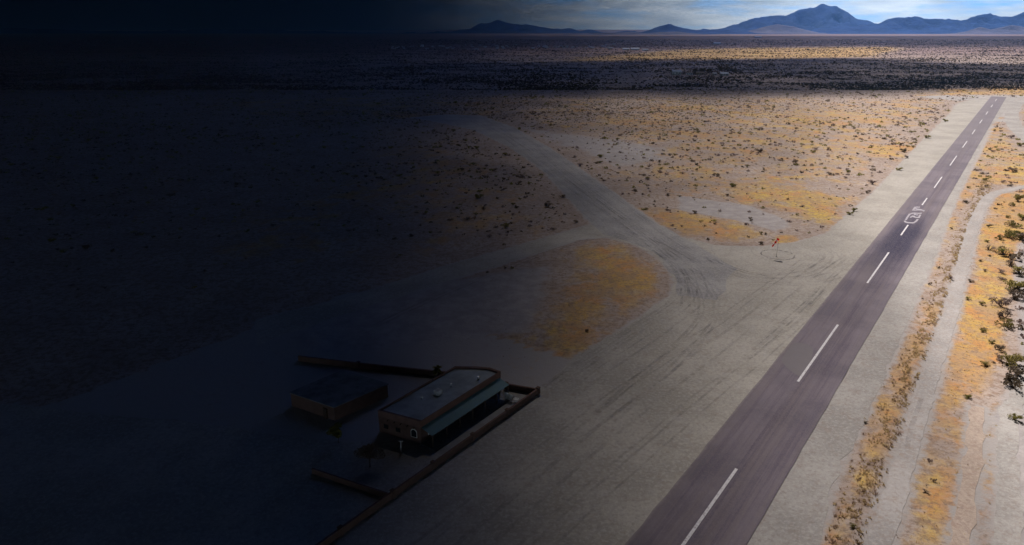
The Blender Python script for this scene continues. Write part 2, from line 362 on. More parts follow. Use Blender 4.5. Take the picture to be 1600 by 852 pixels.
# tyre tracks worn into the dirt
k = NM('tyre_rut'); k.t.nodes.remove(k.b); df = k.n('ShaderNodeBsdfDiffuse'); df.inputs[0].default_value = (.20,.185,.20,1); tr = k.n('ShaderNodeBsdfTransparent'); mxs = k.n('ShaderNodeMixShader')
k.L(k.math('MULTIPLY', k.ramp(k.noise(.12, 6, .75), .36, .68), .19), mxs.inputs[0]); k.L(tr.outputs[0], mxs.inputs[1]); k.L(df.outputs[0], mxs.inputs[2]); k.L(mxs.outputs[0], k.t.nodes['Material Output'].inputs[0]); M_rutt = k.m
TR = [([(846,604),(905,563),(1000,503),(1050,468),(1059,440),(1044,410),(1003,385),(950,366)], (0, .9, 2.2, 3.1, 5.5, 8)),
 ([(740,187),(800,217),(880,277),(975,340),(1050,395),(1110,445),(1120,500),(1060,570),(960,660)], (0, 1.2, 4, 5)),
 ([(770,188),(850,232),(960,308),(1040,365),(1110,405),(1200,432),(1270,430),(1320,400)], (0, 1.3, 4.5, 6)),
 ([(790,206),(860,252),(960,330),(1030,385),(1075,430),(1085,480)], (0, 1.2, 3.4)),
 ([(700,200),(800,262),(900,350),(960,372)], (0, 1.3)),
 ([(640,852),(800,730),(960,610),(1090,520),(1180,455),(1260,400)], (0, 2, 5, 9)),
 ([(800,860),(940,740),(1060,640),(1160,560),(1240,490),(1310,420)], (0, 1.3, 4)),
 ([(1150,560),(1200,520),(1240,488),(1275,450)], (0, .8, 1.7, 2.6)),
 ([(1120,400),(1140,415),(1190,428),(1250,420),(1280,400),(1262,384)], (0, 1.5, 4)),
 ([(560,520),(700,455),(850,395),(925,372)], (0, 1.4)),
 ([(1420,700),(1428,660),(1438,620)], (0,)),
]
vs = []; fs = []; q_ = 0
rs0 = random.Random(77)
for px, offs in TR:
    base = smooth_line([at(*p) for p in px], 8)
    for o_ in offs:
        wd = rs0.uniform(.4, .95); n0 = len(vs); q_ += 1
        for i, p in enumerate(base):
            d = (base[min(i+1, len(base)-1)] - base[max(i-1, 0)]).normalized(); nn = Vector((d.y, -d.x)); oo = o_ + .5 * vnoise(p.x, p.y, 15, q_)
            for sg in (-1, 1): vs.append((*(p + nn * (oo + sg * wd / 2)), .036 + q_ * .0012))
        fs += [(n0+2*i, n0+2*i+1, n0+2*i+3, n0+2*i+2) for i in range(len(base)-1)]
o = mesh_obj('tyre_tracks', vs, fs, M_rutt); o['kind'] = 'structure'

# asphalt
k = NM('asphalt', .85)
lenn = k.noise(.8, 6, .75, sc=(1.2, .018, 1), rot=-RWROT); lenn2 = k.noise(.35, 4, .6, sc=(1.4, .03, 1), rot=-RWROT, off=(11, 3, 0))
blot = k.noise(.05, 5, .6); fine = k.noise(4.0, 4, .8)
sv = k.n('ShaderNodeVectorMath', operation='SUBTRACT'); k.L(k.pos, sv.inputs[0]); sv.inputs[1].default_value = (OX, OY, 0)
dc = k.n('ShaderNodeVectorMath', operation='DOT_PRODUCT'); k.L(sv.outputs[0], dc.inputs[0]); dc.inputs[1].default_value = (DY, -DX, 0); cc_ = dc.outputs['Value']
ds = k.n('ShaderNodeVectorMath', operation='DOT_PRODUCT'); k.L(sv.outputs[0], ds.inputs[0]); ds.inputs[1].default_value = (DX, DY, 0); ss_ = ds.outputs['Value']
c = k.mix(k.ramp(blot, .38, .62), (.135,.115,.148), (.205,.172,.208))
c = k.mix(k.math('MULTIPLY', k.ramp(lenn, .46, .62), .6), c, (.115,.09,.13))
c = k.mix(k.math('MULTIPLY', k.ramp(lenn2, .46, .6), .5), c, (.20,.165,.18))
# rubber laid down by landing wheels: a worn darker lane and the touchdown zone before the painted letters
lane = k.math('MULTIPLY', k.ramp(k.math('ABSOLUTE', k.math('SUBTRACT', cc_, 8.6)), 3.6, .6), .35)
c = k.mix(k.math('MULTIPLY', lane, k.ramp(lenn, .3, .6)), c, (.075,.055,.085))
tz = k.math('MULTIPLY', k.math('MULTIPLY', k.ramp(ss_, 135, 185), k.ramp(ss_, 250, 205)), k.ramp(k.math('ABSOLUTE', k.math('SUBTRACT', cc_, 7.6)), 7.2, 2.5))
c = k.mix(k.math('MULTIPLY', tz, k.math('ADD', .72, k.math('MULTIPLY', lenn, .4))), c, (.022,.019,.055))
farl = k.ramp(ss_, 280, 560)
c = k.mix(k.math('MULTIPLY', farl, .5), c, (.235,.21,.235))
c = k.mix(k.math('MULTIPLY', k.ramp(fine, .48, .6), .3), c, (.27,.235,.25))
edge = k.math('MULTIPLY', k.ramp(k.math('ADD', cc_, k.math('MULTIPLY', k.noise(.5, 5, .7), 1.4)), 1.3, .4), .5)
c = k.mix(edge, c, (.40,.36,.35))
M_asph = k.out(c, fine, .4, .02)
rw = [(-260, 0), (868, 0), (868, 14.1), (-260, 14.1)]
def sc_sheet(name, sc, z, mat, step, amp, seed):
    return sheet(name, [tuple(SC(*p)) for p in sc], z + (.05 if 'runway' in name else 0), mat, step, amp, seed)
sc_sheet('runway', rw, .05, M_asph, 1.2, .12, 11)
k = NM('asphalt_patch', .8); n = k.noise(.4, 4)
M_patch = k.out(k.mix(n, (.175,.155,.175), (.205,.182,.20)))
pc = at(1251, 563); ps, pcc = to_sc(np.array([[pc.x, pc.y]])); ps = float(ps[0]); pcc = float(pcc[0])
pp = []
for i in range(28):
    t = 2 * math.pi * i / 28; cx = abs(math.cos(t)) ** .55 * (1 if math.cos(t) > 0 else -1); cy = abs(math.sin(t)) ** .55 * (1 if math.sin(t) > 0 else -1)
    pp.append((ps + 7.2 * cy, min(pcc + 2.3 * cx, 6.2)))
pq = smooth_line([at(*p_) for p_ in [(1221,563),(1230,547),(1240,537),(1258,538),(1270,545),(1268,560),(1260,578),(1250,588),(1238,582),(1226,572),(1221,563)]], 4)[:-1]
sheet('runway_patch', [tuple(p_) for p_ in pq], .106, M_patch, 1, 0.0, 12)
k = NM('white_paint', .7); n = k.noise(2.2, 6, .75)
M_paint = k.out(k.mix(k.ramp(n, .50, .62), (.70,.67,.72), (.44,.40,.44)))
k = NM('worn_paint', .7); n = k.noise(1.2, 6, .75)
M_worn = k.out(k.mix(k.ramp(n, .40, .62), (.47,.44,.50), (.28,.25,.30)))
mb = MB()
D_ = [(-83,-46.5),(-9.5,26.7),(64.3,100.8),(137.9,174),(199,216),(254.5,270.5),(296,327.2),(365.1,402.4),(439.2,471.7),(511.8,540.2),(585,613),(658,686),(731,760),(804,832)]
for a, b in D_:
    n_ = 6
    for i in range(n_):
        s0 = a + (b-a)*i/n_; s1 = a + (b-a)*(i+1)/n_
        q = [SC(s0, 6.48), SC(s0, 6.98), SC(s1, 6.98), SC(s1, 6.48)]
        mb.add([(p.x, p.y, .114) for p in q], [(0,1,2,3)])
    # flush quads share edges only
o = mb.build('centreline_marking', M_paint); o['kind'] = 'structure'
STR = [[(221.89,4.63),(219.91,5.48),(219.68,6.33),(220.39,7.87),(222.9,8.36),(227.41,8.53)],
 [(223.82,4.86),(230.05,4.76),(234.73,4.81),(237.26,5.67),(237.86,7.14),(238.84,8.46)],
 [(235.76,6.21),(234.82,6.84),(234.96,7.67)],[(228.96,5.75),(232.13,6.34),(230.38,7.07),(230.57,8.55),(235.91,8.31)],
 [(242.31,4.67),(242.72,5.22),(244.16,6.52),(244.82,7.74),(243.5,8.93)],[(242.99,4.93),(249.0,4.94),(249.66,6.54)],[(247.15,5.18),(245.68,5.89),(245.27,7.69)]]
mb = MB(); zi = 0
for st in STR:
    for (a, b) in zip(st[:-1], st[1:]):
        # brush is wide across the runway for lengthwise strokes, longer for crosswise ones
        d = Vector((b[0]-a[0], (b[1]-a[1]) * 3)).normalized(); n_ = Vector((-d.y * .95, d.x * .33))
        q = [(a[0]-n_.x - d.x*.3, a[1]-n_.y), (a[0]+n_.x - d.x*.3, a[1]+n_.y), (b[0]+n_.x+d.x*.3, b[1]+n_.y), (b[0]-n_.x+d.x*.3, b[1]-n_.y)]
        zi += 1; pts = [SC(*p) for p in q]
        mb.add([(p.x, p.y, .110 + .0015 * zi) for p in pts], [(0,1,2,3)])
for s0, s1, ca, cb in ((220.5, 223, 7.2, 7.9),):
    pass
o = mb.build('runway_lettering', M_worn); o['kind'] = 'structure'

# ------------------------------------------------------------------ mountains
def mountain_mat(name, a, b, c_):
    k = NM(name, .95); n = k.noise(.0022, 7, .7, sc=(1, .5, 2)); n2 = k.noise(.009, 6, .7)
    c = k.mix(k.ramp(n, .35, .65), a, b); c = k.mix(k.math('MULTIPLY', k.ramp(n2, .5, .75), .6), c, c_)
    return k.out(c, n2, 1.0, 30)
M_mt = mountain_mat('hazed_rock', (.002,.030,.12), (.006,.048,.18), (.05,.085,.19))  # blue of the distance haze is put into the rock colour
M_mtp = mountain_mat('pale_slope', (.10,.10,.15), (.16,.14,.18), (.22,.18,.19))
def mountain(name, prof, dist, depth, mat, seed, rough=1.0, step=55):
    pts = []
    for x, y in prof:
        u = (x-800)/F; v = (426-y)/F; dz = v*CP - SP; dy = CP + v*SP; t = dist/dy
        pts.append((u*t, max(H0 + dz*t, 0)))
    xs = np.arange(pts[0][0], pts[-1][0], step); hs = np.interp(xs, [p[0] for p in pts], [p[1] for p in pts])
    hs = np.array([h * (1 + .0 * 0) + rough * 26 * vnoise(x, 0, 240, seed) + rough * 22 * abs(vnoise(x, 0, 90, seed+1)) for x, h in zip(xs, hs)])
    hs *= np.clip(np.minimum(xs - xs[0], xs[-1] - xs) / 500, 0, 1)
    m = 57; ts = np.linspace(-1, 1, m); vs = []
    for j, t in enumerate(ts):
        for i, x in enumerate(xs):
            y = dist + t * depth
            rg = 1 - abs(mnoise.noise(Vector((x / 420, y / 900 + seed, 2.1)))) * 2
            rg2 = 1 - 1.5 * abs(mnoise.noise(Vector((x / 170, y / 420 + seed, 5.1)))) * 2
            a = abs(t); shape = (1 - a) ** 1.25 * (1 - .8 * math.sin(math.pi * min(a * 1.15, 1)) * (1 - (.65 * rg + .35 * rg2)) )
            xx = x + vnoise(x, y, 600, seed + 4) * 130 * a
            vs.append((xx, y, hs[i] * max(shape, 0) * (1 + .10 * vnoise(x, y, 130, seed + 8) * min(a * 6, 1)) - 4 * (a > .98)))
    n = len(xs); fs = [(j*n+i, j*n+i+1, (j+1)*n+i+1, (j+1)*n+i) for j in range(m-1) for i in range(n-1)]
    o = mesh_obj(name, vs, fs, mat, smooth=True); o['kind'] = 'structure'; return o
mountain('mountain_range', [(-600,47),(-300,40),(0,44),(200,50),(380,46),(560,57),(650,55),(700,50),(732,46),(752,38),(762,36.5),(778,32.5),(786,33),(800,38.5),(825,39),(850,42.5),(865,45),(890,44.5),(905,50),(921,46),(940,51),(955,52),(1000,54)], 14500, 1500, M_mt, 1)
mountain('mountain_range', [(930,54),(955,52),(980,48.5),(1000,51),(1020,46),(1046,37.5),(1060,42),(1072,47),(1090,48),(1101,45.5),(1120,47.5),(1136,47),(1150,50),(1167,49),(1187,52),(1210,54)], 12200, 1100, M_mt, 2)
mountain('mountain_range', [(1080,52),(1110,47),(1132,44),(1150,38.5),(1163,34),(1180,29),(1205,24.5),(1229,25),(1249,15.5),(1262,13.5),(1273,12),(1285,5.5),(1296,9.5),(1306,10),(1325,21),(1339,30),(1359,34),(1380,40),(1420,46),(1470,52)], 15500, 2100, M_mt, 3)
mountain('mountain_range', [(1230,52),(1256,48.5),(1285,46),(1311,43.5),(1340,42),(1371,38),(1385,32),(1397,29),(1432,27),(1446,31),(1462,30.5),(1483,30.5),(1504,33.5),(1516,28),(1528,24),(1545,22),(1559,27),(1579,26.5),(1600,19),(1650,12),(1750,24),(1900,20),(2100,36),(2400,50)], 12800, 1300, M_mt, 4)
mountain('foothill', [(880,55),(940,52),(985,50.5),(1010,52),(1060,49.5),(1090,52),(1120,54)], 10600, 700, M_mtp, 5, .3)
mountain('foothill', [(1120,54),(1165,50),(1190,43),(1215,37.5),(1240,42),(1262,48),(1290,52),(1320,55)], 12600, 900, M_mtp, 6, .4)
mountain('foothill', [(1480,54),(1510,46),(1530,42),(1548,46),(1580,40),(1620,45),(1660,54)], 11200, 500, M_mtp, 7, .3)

# ------------------------------------------------------------------ clouds (an added deck darkens the left; others shade a band beyond the runway, and the far range)
def cloud(name, xs, ys, dens, z0, thick, seed, albedo=(.33,.37,.43)):
    X, Y = np.meshgrid(xs, ys); D = dens(X, Y); n, m = len(xs), len(ys)
    lump = np.array([abs(mnoise.noise(Vector((x/900, y/900, seed)))) + .5*abs(mnoise.noise(Vector((x/300, y/300, seed+5)))) for x, y in zip(X.ravel(), Y.ravel())]).reshape(X.shape)
    drop = (X**2 + Y**2) / (2 * 6.371e6)
    E = np.clip(D * 3, 0, 1); E[0, :] = E[-1, :] = 0; E[:, 0] = E[:, -1] = 0
    top = z0 + thick * (.1 + E * (.5 + lump)); bot = z0 - thick * .35 * E * lump - 2
    vs = np.concatenate([np.stack([X.ravel(), Y.ravel(), (top - drop).ravel()], 1), np.stack([X.ravel(), Y.ravel(), (bot - drop).ravel()], 1)])
    idx = np.arange(n*m).reshape(m, n); f1 = np.stack([idx[:-1,:-1], idx[:-1,1:], idx[1:,1:], idx[1:,:-1]], -1).reshape(-1, 4); f2 = f1[:, ::-1] + n*m
    rim = []
    for a in (idx[0, :], idx[:, -1], idx[-1, ::-1], idx[::-1, 0]):
        for p, q in zip(a[:-1], a[1:]): rim.append((q, p, p + n*m, q + n*m))
    me = bpy.data.meshes.new(name); np_mesh(me, vs, np.concatenate([f1, f2, np.array(rim)]))
    a_ = me.attributes.new('dens', 'FLOAT', 'POINT'); a_.data.foreach_set('value', np.concatenate([D.ravel()]*2).astype(np.float32))
    k = NM(name + '_vapour', 1); k.t.nodes.remove(k.b)
    nz = k.noise(.004, 6, .65); d = k.attr('dens')
    al = k.math('ADD', d, k.math('MULTIPLY', k.math('MULTIPLY', k.math('SUBTRACT', nz, .5), 1.1), k.math('MULTIPLY', k.math('MULTIPLY', d, k.math('SUBTRACT', 1, d)), 4)), True)
    df = k.n('ShaderNodeBsdfDiffuse'); df.inputs['Color'].default_value = (*albedo, 1); tr = k.n('ShaderNodeBsdfTransparent')
    mx = k.n('ShaderNodeMixShader'); k.L(al, mx.inputs[0]); k.L(tr.outputs[0], mx.inputs[1]); k.L(df.outputs[0], mx.inputs[2])
    k.L(mx.outputs[0], k.t.nodes['Material Output'].inputs['Surface'])
    me.materials.append(k.m); me.polygons.foreach_set('use_smooth', np.ones(len(me.polygons), bool))
    o = bpy.data.objects.new(name, me); col.objects.link(o); o['kind'] = 'stuff'; return o
ZC = 1000.0; OFF = SUNV.xy / SUNV.z * ZC
def deck_dens(X, Y):                       # added deck, opacity fitted per view column to darken the left
    x = X - OFF.x; y = np.maximum(Y - OFF.y, 75) + 10
    px = x / (y * CP + H0 * SP) * F + 800
    T = np.interp(px, [560, 640, 700, 800, 900, 1000, 1100, 1200, 1290, 1340], [0, .003, .010, .042, .12, .27, .47, .71, .92, 1])
    D = 1 - np.sqrt(T)
    back = np.clip((880 - Y) / 120, 0, 1) * np.clip((7000 - X) / 1500, 0, 1)  # added cover overhead and behind the camera to dim the sky light
    side = np.interp(px, [1850, 2200], [0, .96])      # added cover off frame right, cuts the sky light further
    return np.maximum(np.maximum(D, back * .985), side)
def gaxis(lo, hi, step, far0, far1, g=1.13):
    a = list(np.arange(lo, hi, step)); d = step; x = hi
    while x < far1: a.append(x); d *= g; x += d
    d = step; x = lo - step; b = []
    while x > far0: b.append(x); d *= g; x -= d
    return np.array(sorted(b) + a)
SHADE_DECK = cloud('added_shade_deck', gaxis(-300, 500, 12, -90000, 120000), gaxis(760, 2200, 20, -9000, 160000), deck_dens, ZC, 240, 3, (.05,.10,.16))
def poly_dens(polys, off, soft):
    def f(X, Y):
        P = np.stack([X.ravel() - off.x, Y.ravel() - off.y], 1); r = np.zeros(len(P))
        for q, kx in polys: r = np.maximum(r, kx * np.clip(.5 + sdist(P, PX(q)) / soft, 0, 1))
        return r.reshape(X.shape)
    return f
Z2 = 1350.0; OFF2 = SUNV.xy / SUNV.z * Z2
band = [(500,146.5),(700,146),(1000,147.5),(1200,148),(1330,146.5),(1400,141),(1480,137),(1600,131),(1900,128),(1900,101),(1600,102),(1480,98),(1400,92),(1300,90),(1050,93),(950,96),(700,100),(500,100)]
cloud('shadow_cloud', np.arange(-1700, 3600, 45), np.arange(1700, 4200, 30), poly_dens([(band, .60)], OFF2, 120), Z2, 50, 9, (.55,.57,.6))
far_ = [(200,73),(1050,72),(1400,70.5),(1900,73),(2400,73),(2300,56),(1500,56),(800,56),(100,56)]
cloud('shadow_cloud', np.arange(-12000, 19500, 300), np.arange(3300, 10500, 200), poly_dens([(far_, .5)], OFF2, 900), Z2 + 250, 220, 12, (.55,.57,.6))

# ------------------------------------------------------------------ haze
mb = MB(); mb.box(-26000, 26000, -3000, 19000, -6, 720)
hz = mb.build('haze', []); hz.data.materials.clear()
hm = bpy.data.materials.new('haze_air'); hm.use_nodes = True; t = hm.node_tree; t.nodes.clear()
vo = t.nodes.new('ShaderNodeVolumePrincipled'); vo.inputs['Color'].default_value = (.26, .56, 1.0, 1); vo.inputs['Density'].default_value = 3.3e-5; vo.inputs['Anisotropy'].default_value = 0.1
om = t.nodes.new('ShaderNodeOutputMaterial'); t.links.new(vo.outputs[0], om.inputs['Volume']); hz.data.materials.append(hm); hz['kind'] = 'stuff'

# ------------------------------------------------------------------ shrubs
def leafm(name, a, b, c_):
    k = NM(name, .8); k.b.inputs['Specular IOR Level'].default_value = .1
    n = k.noise(1.1, 3, .6); oi = k.n('ShaderNodeObjectInfo').outputs['Random']
    c = k.mix(k.ramp(n, .35, .65), a, b); c = k.mix(k.math('MULTIPLY', oi, .6), c, c_); k.out(c)
    t = k.n('ShaderNodeBsdfTranslucent'); k.L(c, t.inputs[0]); m = k.n('ShaderNodeMixShader'); m.inputs[0].default_value = .55
    k.L(k.b.outputs[0], m.inputs[1]); k.L(t.outputs[0], m.inputs[2]); k.L(m.outputs[0], k.t.nodes['Material Output'].inputs['Surface']); return k.m
M_green = leafm('shrub_green', (.18,.175,.05), (.29,.26,.08), (.34,.27,.11))
M_dark = leafm('shrub_dark', (.12,.098,.072), (.20,.155,.105), (.18,.13,.12))
M_grey = leafm('shrub_grey', (.21,.155,.145), (.32,.24,.21), (.25,.19,.20))
M_twig = plain('twig_bark', (.10,.075,.06))
def shrub_mesh(name, mat, seed, n=260, dense=1.0):
    rs = random.Random(seed); mb = MB(); lobes = []
    for i in range(rs.randint(6, 9)):
        a = rs.random() * 6.28; r = rs.random() ** .6 * .62
        lobes.append((r*math.cos(a), r*math.sin(a), rs.uniform(.22, .62), rs.uniform(.2, .36)))
    for l in lobes:
        mb.tube((0, 0, -.05), (l[0]*.8, l[1]*.8, l[2]), .03, .012, 5, 1)
        for q in range(2):
            mb.tube((l[0]*.4, l[1]*.4, l[2]*.5), (l[0]+rs.uniform(-.25,.25), l[1]+rs.uniform(-.25,.25), l[2]+rs.uniform(.0,.25)), .016, .006, 4, 1)
    for i in range(n):
        l = rs.choice(lobes); d = Vector((rs.gauss(0,1), rs.gauss(0,1), rs.gauss(0,1))).normalized() * l[3] * rs.random() ** .4
        p = Vector((l[0], l[1], l[2])) + Vector((d.x, d.y, d.z*.8))
        if p.z < .03: p.z = .03 + rs.random()*.08
        sz = rs.uniform(.045, .10); u = Vector((rs.gauss(0,1), rs.gauss(0,1), rs.gauss(0,1))).normalized(); v = u.orthogonal().normalized()
        mb.add([p - u*sz, p + v*sz*.6, p + u*sz, p - v*sz*.6], [(0,1,2,3)], 0)
    me_o = mb.build(name, [mat, M_twig]); col.objects.unlink(me_o); m = me_o.data; bpy.data.objects.remove(me_o); return m
SH = {kd: [shrub_mesh(kd + '_shrub_mesh', mt, s*7 + j*31, nn) for j in range(4)] for s, (kd, mt, nn) in enumerate((('green', M_green, 420), ('dark', M_dark, 340), ('grey', M_grey, 260)))}
def place_shrub(x, y, rad, kind, label, group, hs=.9, cat='shrub'):
    o = bpy.data.objects.new('desert_shrub', random.choice(SH[kind])); col.objects.link(o)
    o.location = (x, y, float(lookup(x, y))); o.rotation_euler = (0, 0, random.random() * 6.28)
    o.scale = (rad * random.uniform(.9, 1.2), rad * random.uniform(.85, 1.1), rad * hs)
    return tag(o, label, cat, group)
G1 = 'shrubs along the right edge of the runway land'
# x, y in the photograph give the foot of the plant; radius in metres
NOTE = [
 (1590,314,2.4,'green','yellow-green shrub at the right frame edge just below where the dirt track bends away'),
 (1598,344,2.0,'green','green shrub at the right frame edge, second below the bend of the dirt track'),
 (1577,353,1.8,'green','upright green shrub standing in golden grass left of the big green pair'),
 (1577,371,2.5,'green','broad bright green shrub with a dark shrub touching its right side'),
 (1594,373,2.3,'dark','dark spreading shrub touching the right side of a broad green one'),
 (1545,391,1.7,'grey','purple-grey bare shrub in golden grass beside the upper dirt track'),
 (1570,398,2.1,'green','olive shrub between the bare purple one and the frame edge'),
 (1578,414,1.6,'dark','dark shrub at the left edge of the grey gravel wash, topmost of its row'),
 (1595,428,2.2,'green','tall dark green shrub alone on the pale gravel wash'),
 (1590,452,2.4,'green','round bright green shrub just above a purple dark one on the gravel wash'),
 (1584,467,2.0,'dark','purple-dark shrub right under the round bright green one'),
 (1564,479,2.2,'grey','large purple bare shrub at the edge of the gravel wash'),
 (1534,476,1.2,'green','small green shrub between the bright gold patch and the large purple bare shrub'),
 (1513,468,1.2,'green','low green shrub hugging the right side of the dirt track'),
 (1515,440,1.2,'dark','dark flat shrub on the right verge of the dirt track above the gold patch'),
 (1539,424,1.1,'grey','small brown shrub in the middle of the bright gold patch'),
 (1571,497,1.8,'dark','dark shrub in the right hand wash above an olive one'),
 (1568,509,1.7,'green','olive shrub just under the dark one in the right hand wash'),
 (1535,518,1.2,'green','lone olive shrub at the left rim of the yellowest grass'),
 (1466,419,.9,'dark','small black-looking shrub out on the pale shoulder, the upper of two'),
 (1454,445,1.0,'dark','small dark green shrub on the pale shoulder, the lower of two'),
 (1441,467,.5,'dark','tiny dark shrub low on the pale shoulder below two bigger ones'),
 (1485,437,1.2,'grey','purple-brown bush on the grassy berm left of the dirt track'),
 (1583,568,2.1,'green','big round green shrub near the right frame edge in the lower wash'),
 (1590,588,1.9,'dark','dark green shrub below the big round one at the right frame edge'),
 (1583,606,2.2,'dark','wide purple-black shrub, lowest of the cluster at the right frame edge'),
 (1563,548,1.2,'dark','small dark shrub left of the big round green one'),
 (1560,562,1.2,'grey','brown shrub just left below the big round green one'),
 (1585,655,1.1,'green','lone green shrub on purple gravel at lower right'),
 (1353,661,.62,'dark','tiny dark red-brown shrub standing alone on the pale shoulder beside the berm'),
 (1331,828,.9,'green','yellow-green shrub on the berm near the bottom of the frame'),
 (1451,721,.9,'grey','slanting purple-grey shrub right of the dirt track, uppermost of three'),
 (1459,752,.8,'grey','grey-green flat shrub right of the dirt track, middle of three'),
 (1446,769,.8,'grey','purple-grey shrub right of the dirt track, lowest of three'),
 (1185,238,3.4,'dark','wide dark shrub in the open golden field, widest one far left of the runway'),
 (1334,330,1.9,'green','dark green shrub by the left shoulder of the runway, upper of two'),
 (1328,335,1.7,'green','dark green shrub by the left shoulder of the runway, lower of two'),
 (1144,292,2.4,'green','lone olive shrub on pale ground above the orange grass'),
 (1296,273,2.0,'dark','brown-dark shrub in golden field near the middle of its lower edge'),
 (1363,288,3.0,'grey','large pale purple bare bush beside the left shoulder of the runway'),
 (1410,237,3.2,'dark','dark shrub at the right end of a bright yellow grass patch'),
 (1450,216,3.2,'green','olive bush close to the left shoulder of the upper runway'),
 (1477,190,3.4,'green','dark green bush on the left shoulder edge high up the runway'),
 (1417,247,2.2,'dark','shrub on the left shoulder edge just below the bright yellow grass'),
 (1404,266,2.4,'green','dark green shrub in the row along the left shoulder edge of the runway'),
 (1580,216,3.4,'grey','big brown bare bush at the side of the pale curving road'),
 (1595,228,3.4,'green','bright green tree-like bush at the foot of the pale curving road'),
 (1583,269,3.0,'dark','dark bush in the tangle below the pale curving road'),
 (1189,366,1.3,'green','lone olive shrub above the windsock between two orange grass patches'),
 (916,518,.9,'dark','small dark weed on the brown oval patch of grass, near its lower middle'),
 (857,323,2.6,'dark','flat dark bush beside the lower edge of the dirt taxiway'),
 (750,310,3.0,'green','dim green bush in the dark field left of the taxiway'),
]
for x, y, r, kd, lb in NOTE:
    p = at(x, y); place_shrub(p.x, p.y, r * (1.65 if x > 1540 and y > 300 else 1.0), kd, lb, None)
# free zones
BLOCK = [apron_xy, taxi_xy, should_xy, t1_xy, rd_xy, t3_xy, [tuple(SC(-900,-2)), tuple(SC(880,-2)), tuple(SC(880,16)), tuple(SC(-900,16))], [tuple(SC(-60,-110)), tuple(SC(45,-110)), tuple(SC(45,-30)), tuple(SC(-60,-30))], PX([(905,377),(950,373),(1000,388),(1036,425),(1043,455),(1015,488),(960,528),(900,560),(850,562),(835,520),(850,460),(865,410)])]
def free(P, pad=1.0):
    ok = np.ones(len(P), bool)
    for q in BLOCK: ok &= sdist(P, q) < -pad
    return ok
n = 9000
Y = 175 * (880/175) ** (rng.random(n) ** .62); U = rng.uniform(-.8, .85, n); P = np.stack([U * (Y*CP + 23), Y], 1)
P = P[free(P, 1.5)]
s_, c_ = to_sc(P)
clump = np.array([.5 + vnoise(x, y, 40, 8) + .5*vnoise(x, y, 130, 9) for x, y in P])
P = P[(rng.random(len(P)) < np.clip(clump * 1.3, .08, 1)) & (c_ < 200)]
# thinner on the bare pale ground
P = P[rng.random(len(P)) > .8 * gval(g_wash, P[:, 0], P[:, 1])]
P = P[rng.random(len(P)) < np.where(P[:, 1] < 330, .45, 1)]
rr = .45 + rng.gamma(2.0, .33, len(P)); rr = np.minimum(rr, 2.6)
Y = rng.uniform(120, 330, 420); P3 = np.stack([rng.uniform(.58, .8, 420) * (Y*CP + 23), Y], 1); P3 = P3[free(P3, .6)]; s3, c3 = to_sc(P3)
P3 = P3[(c3 > 36) & (rng.random(len(P3)) < np.clip(.25 + gval(g_wash, P3[:, 0], P3[:, 1]), 0, .8))][:230]
P = np.concatenate([P3, P[:3400]]); rr = np.concatenate([.5 + rng.gamma(2, .3, len(P3)), rr[:3400]])
vis = (np.abs(P[:, 0] / (P[:, 1]*CP + 23)) < .74)
score = np.where(vis, rr / P[:, 1], 0); order = np.argsort(-score)
KL = {'green': ('small olive green creosote shrub scattered on the golden desert field', 'green shrubs scattered on the desert field'),
      'dark': ('small dark brown desert shrub scattered on the golden desert field', 'dark shrubs scattered on the desert field'),
      'grey': ('small leafless grey-purple shrub scattered on the golden desert field', 'bare shrubs scattered on the desert field')}
for i in order[:240]:
    kd = random.choices(['green', 'dark', 'grey'], [.35, .38, .27])[0]
    place_shrub(P[i, 0], P[i, 1], rr[i], kd, KL[kd][0], KL[kd][1], hs=.8)
def scrub_mass(name, P, rad, mats, nq, seed, hz=.8, leaf=.2):
    rg = np.random.default_rng(seed); n = len(P); z = np.array([float(lookup(x, y)) if y < 900 else 0 for x, y in P])
    d = rg.normal(size=(n, nq, 3)); d /= np.linalg.norm(d, axis=2, keepdims=True); d *= rg.random((n, nq, 1)) ** .4
    d[:, :, 2] = np.abs(d[:, :, 2]) * hz + .05
    ctr = np.stack([P[:, 0], P[:, 1], z], 1)[:, None] + d * rad[:, None, None]
    u = rg.normal(size=(n, nq, 3)); u /= np.linalg.norm(u, axis=2, keepdims=True); v = np.cross(u, rg.normal(size=(n, nq, 3))); v /= np.linalg.norm(v, axis=2, keepdims=True)
    sz = rad[:, None, None] * rg.uniform(.6, 1.3, (n, nq, 1)) * leaf
    Q = np.stack([ctr - u*sz, ctr + v*sz*.8, ctr + u*sz, ctr - v*sz*.8], 2).reshape(-1, 3)
    me = bpy.data.meshes.new(name); np_mesh(me, Q, np.arange(len(Q)).reshape(-1, 4))
    for m in mats: me.materials.append(m)
    mi = np.repeat(rg.integers(0, len(mats), n), nq).astype(np.int32); me.polygons.foreach_set('material_index', mi)
    o = bpy.data.objects.new(name, me); col.objects.link(o); o['kind'] = 'stuff'; return o
M_s1 = plain('scrub_olive', (.10,.092,.050), scale=.05); M_s2 = plain('scrub_brown', (.12,.085,.068), scale=.05); M_s3 = plain('scrub_purple', (.13,.10,.11), scale=.05)
M_s4 = plain('scrub_black', (.065,.058,.062), scale=.05)
rest = order[240:]; rest = rest[rest < len(P)]
scrub_mass('desert_scrub', P[rest], rr[rest], [M_green, M_dark, M_grey], 26, 3, .7, .26)
M_t1 = leafm('dry_grass', (.46,.34,.19), (.62,.48,.27), (.6,.40,.17)); M_t2 = leafm('dry_grass_brown', (.27,.18,.13), (.40,.28,.20), (.34,.23,.16)); M_t3 = leafm('dry_grass_gold', (.50,.34,.07), (.62,.45,.09), (.5,.35,.12))
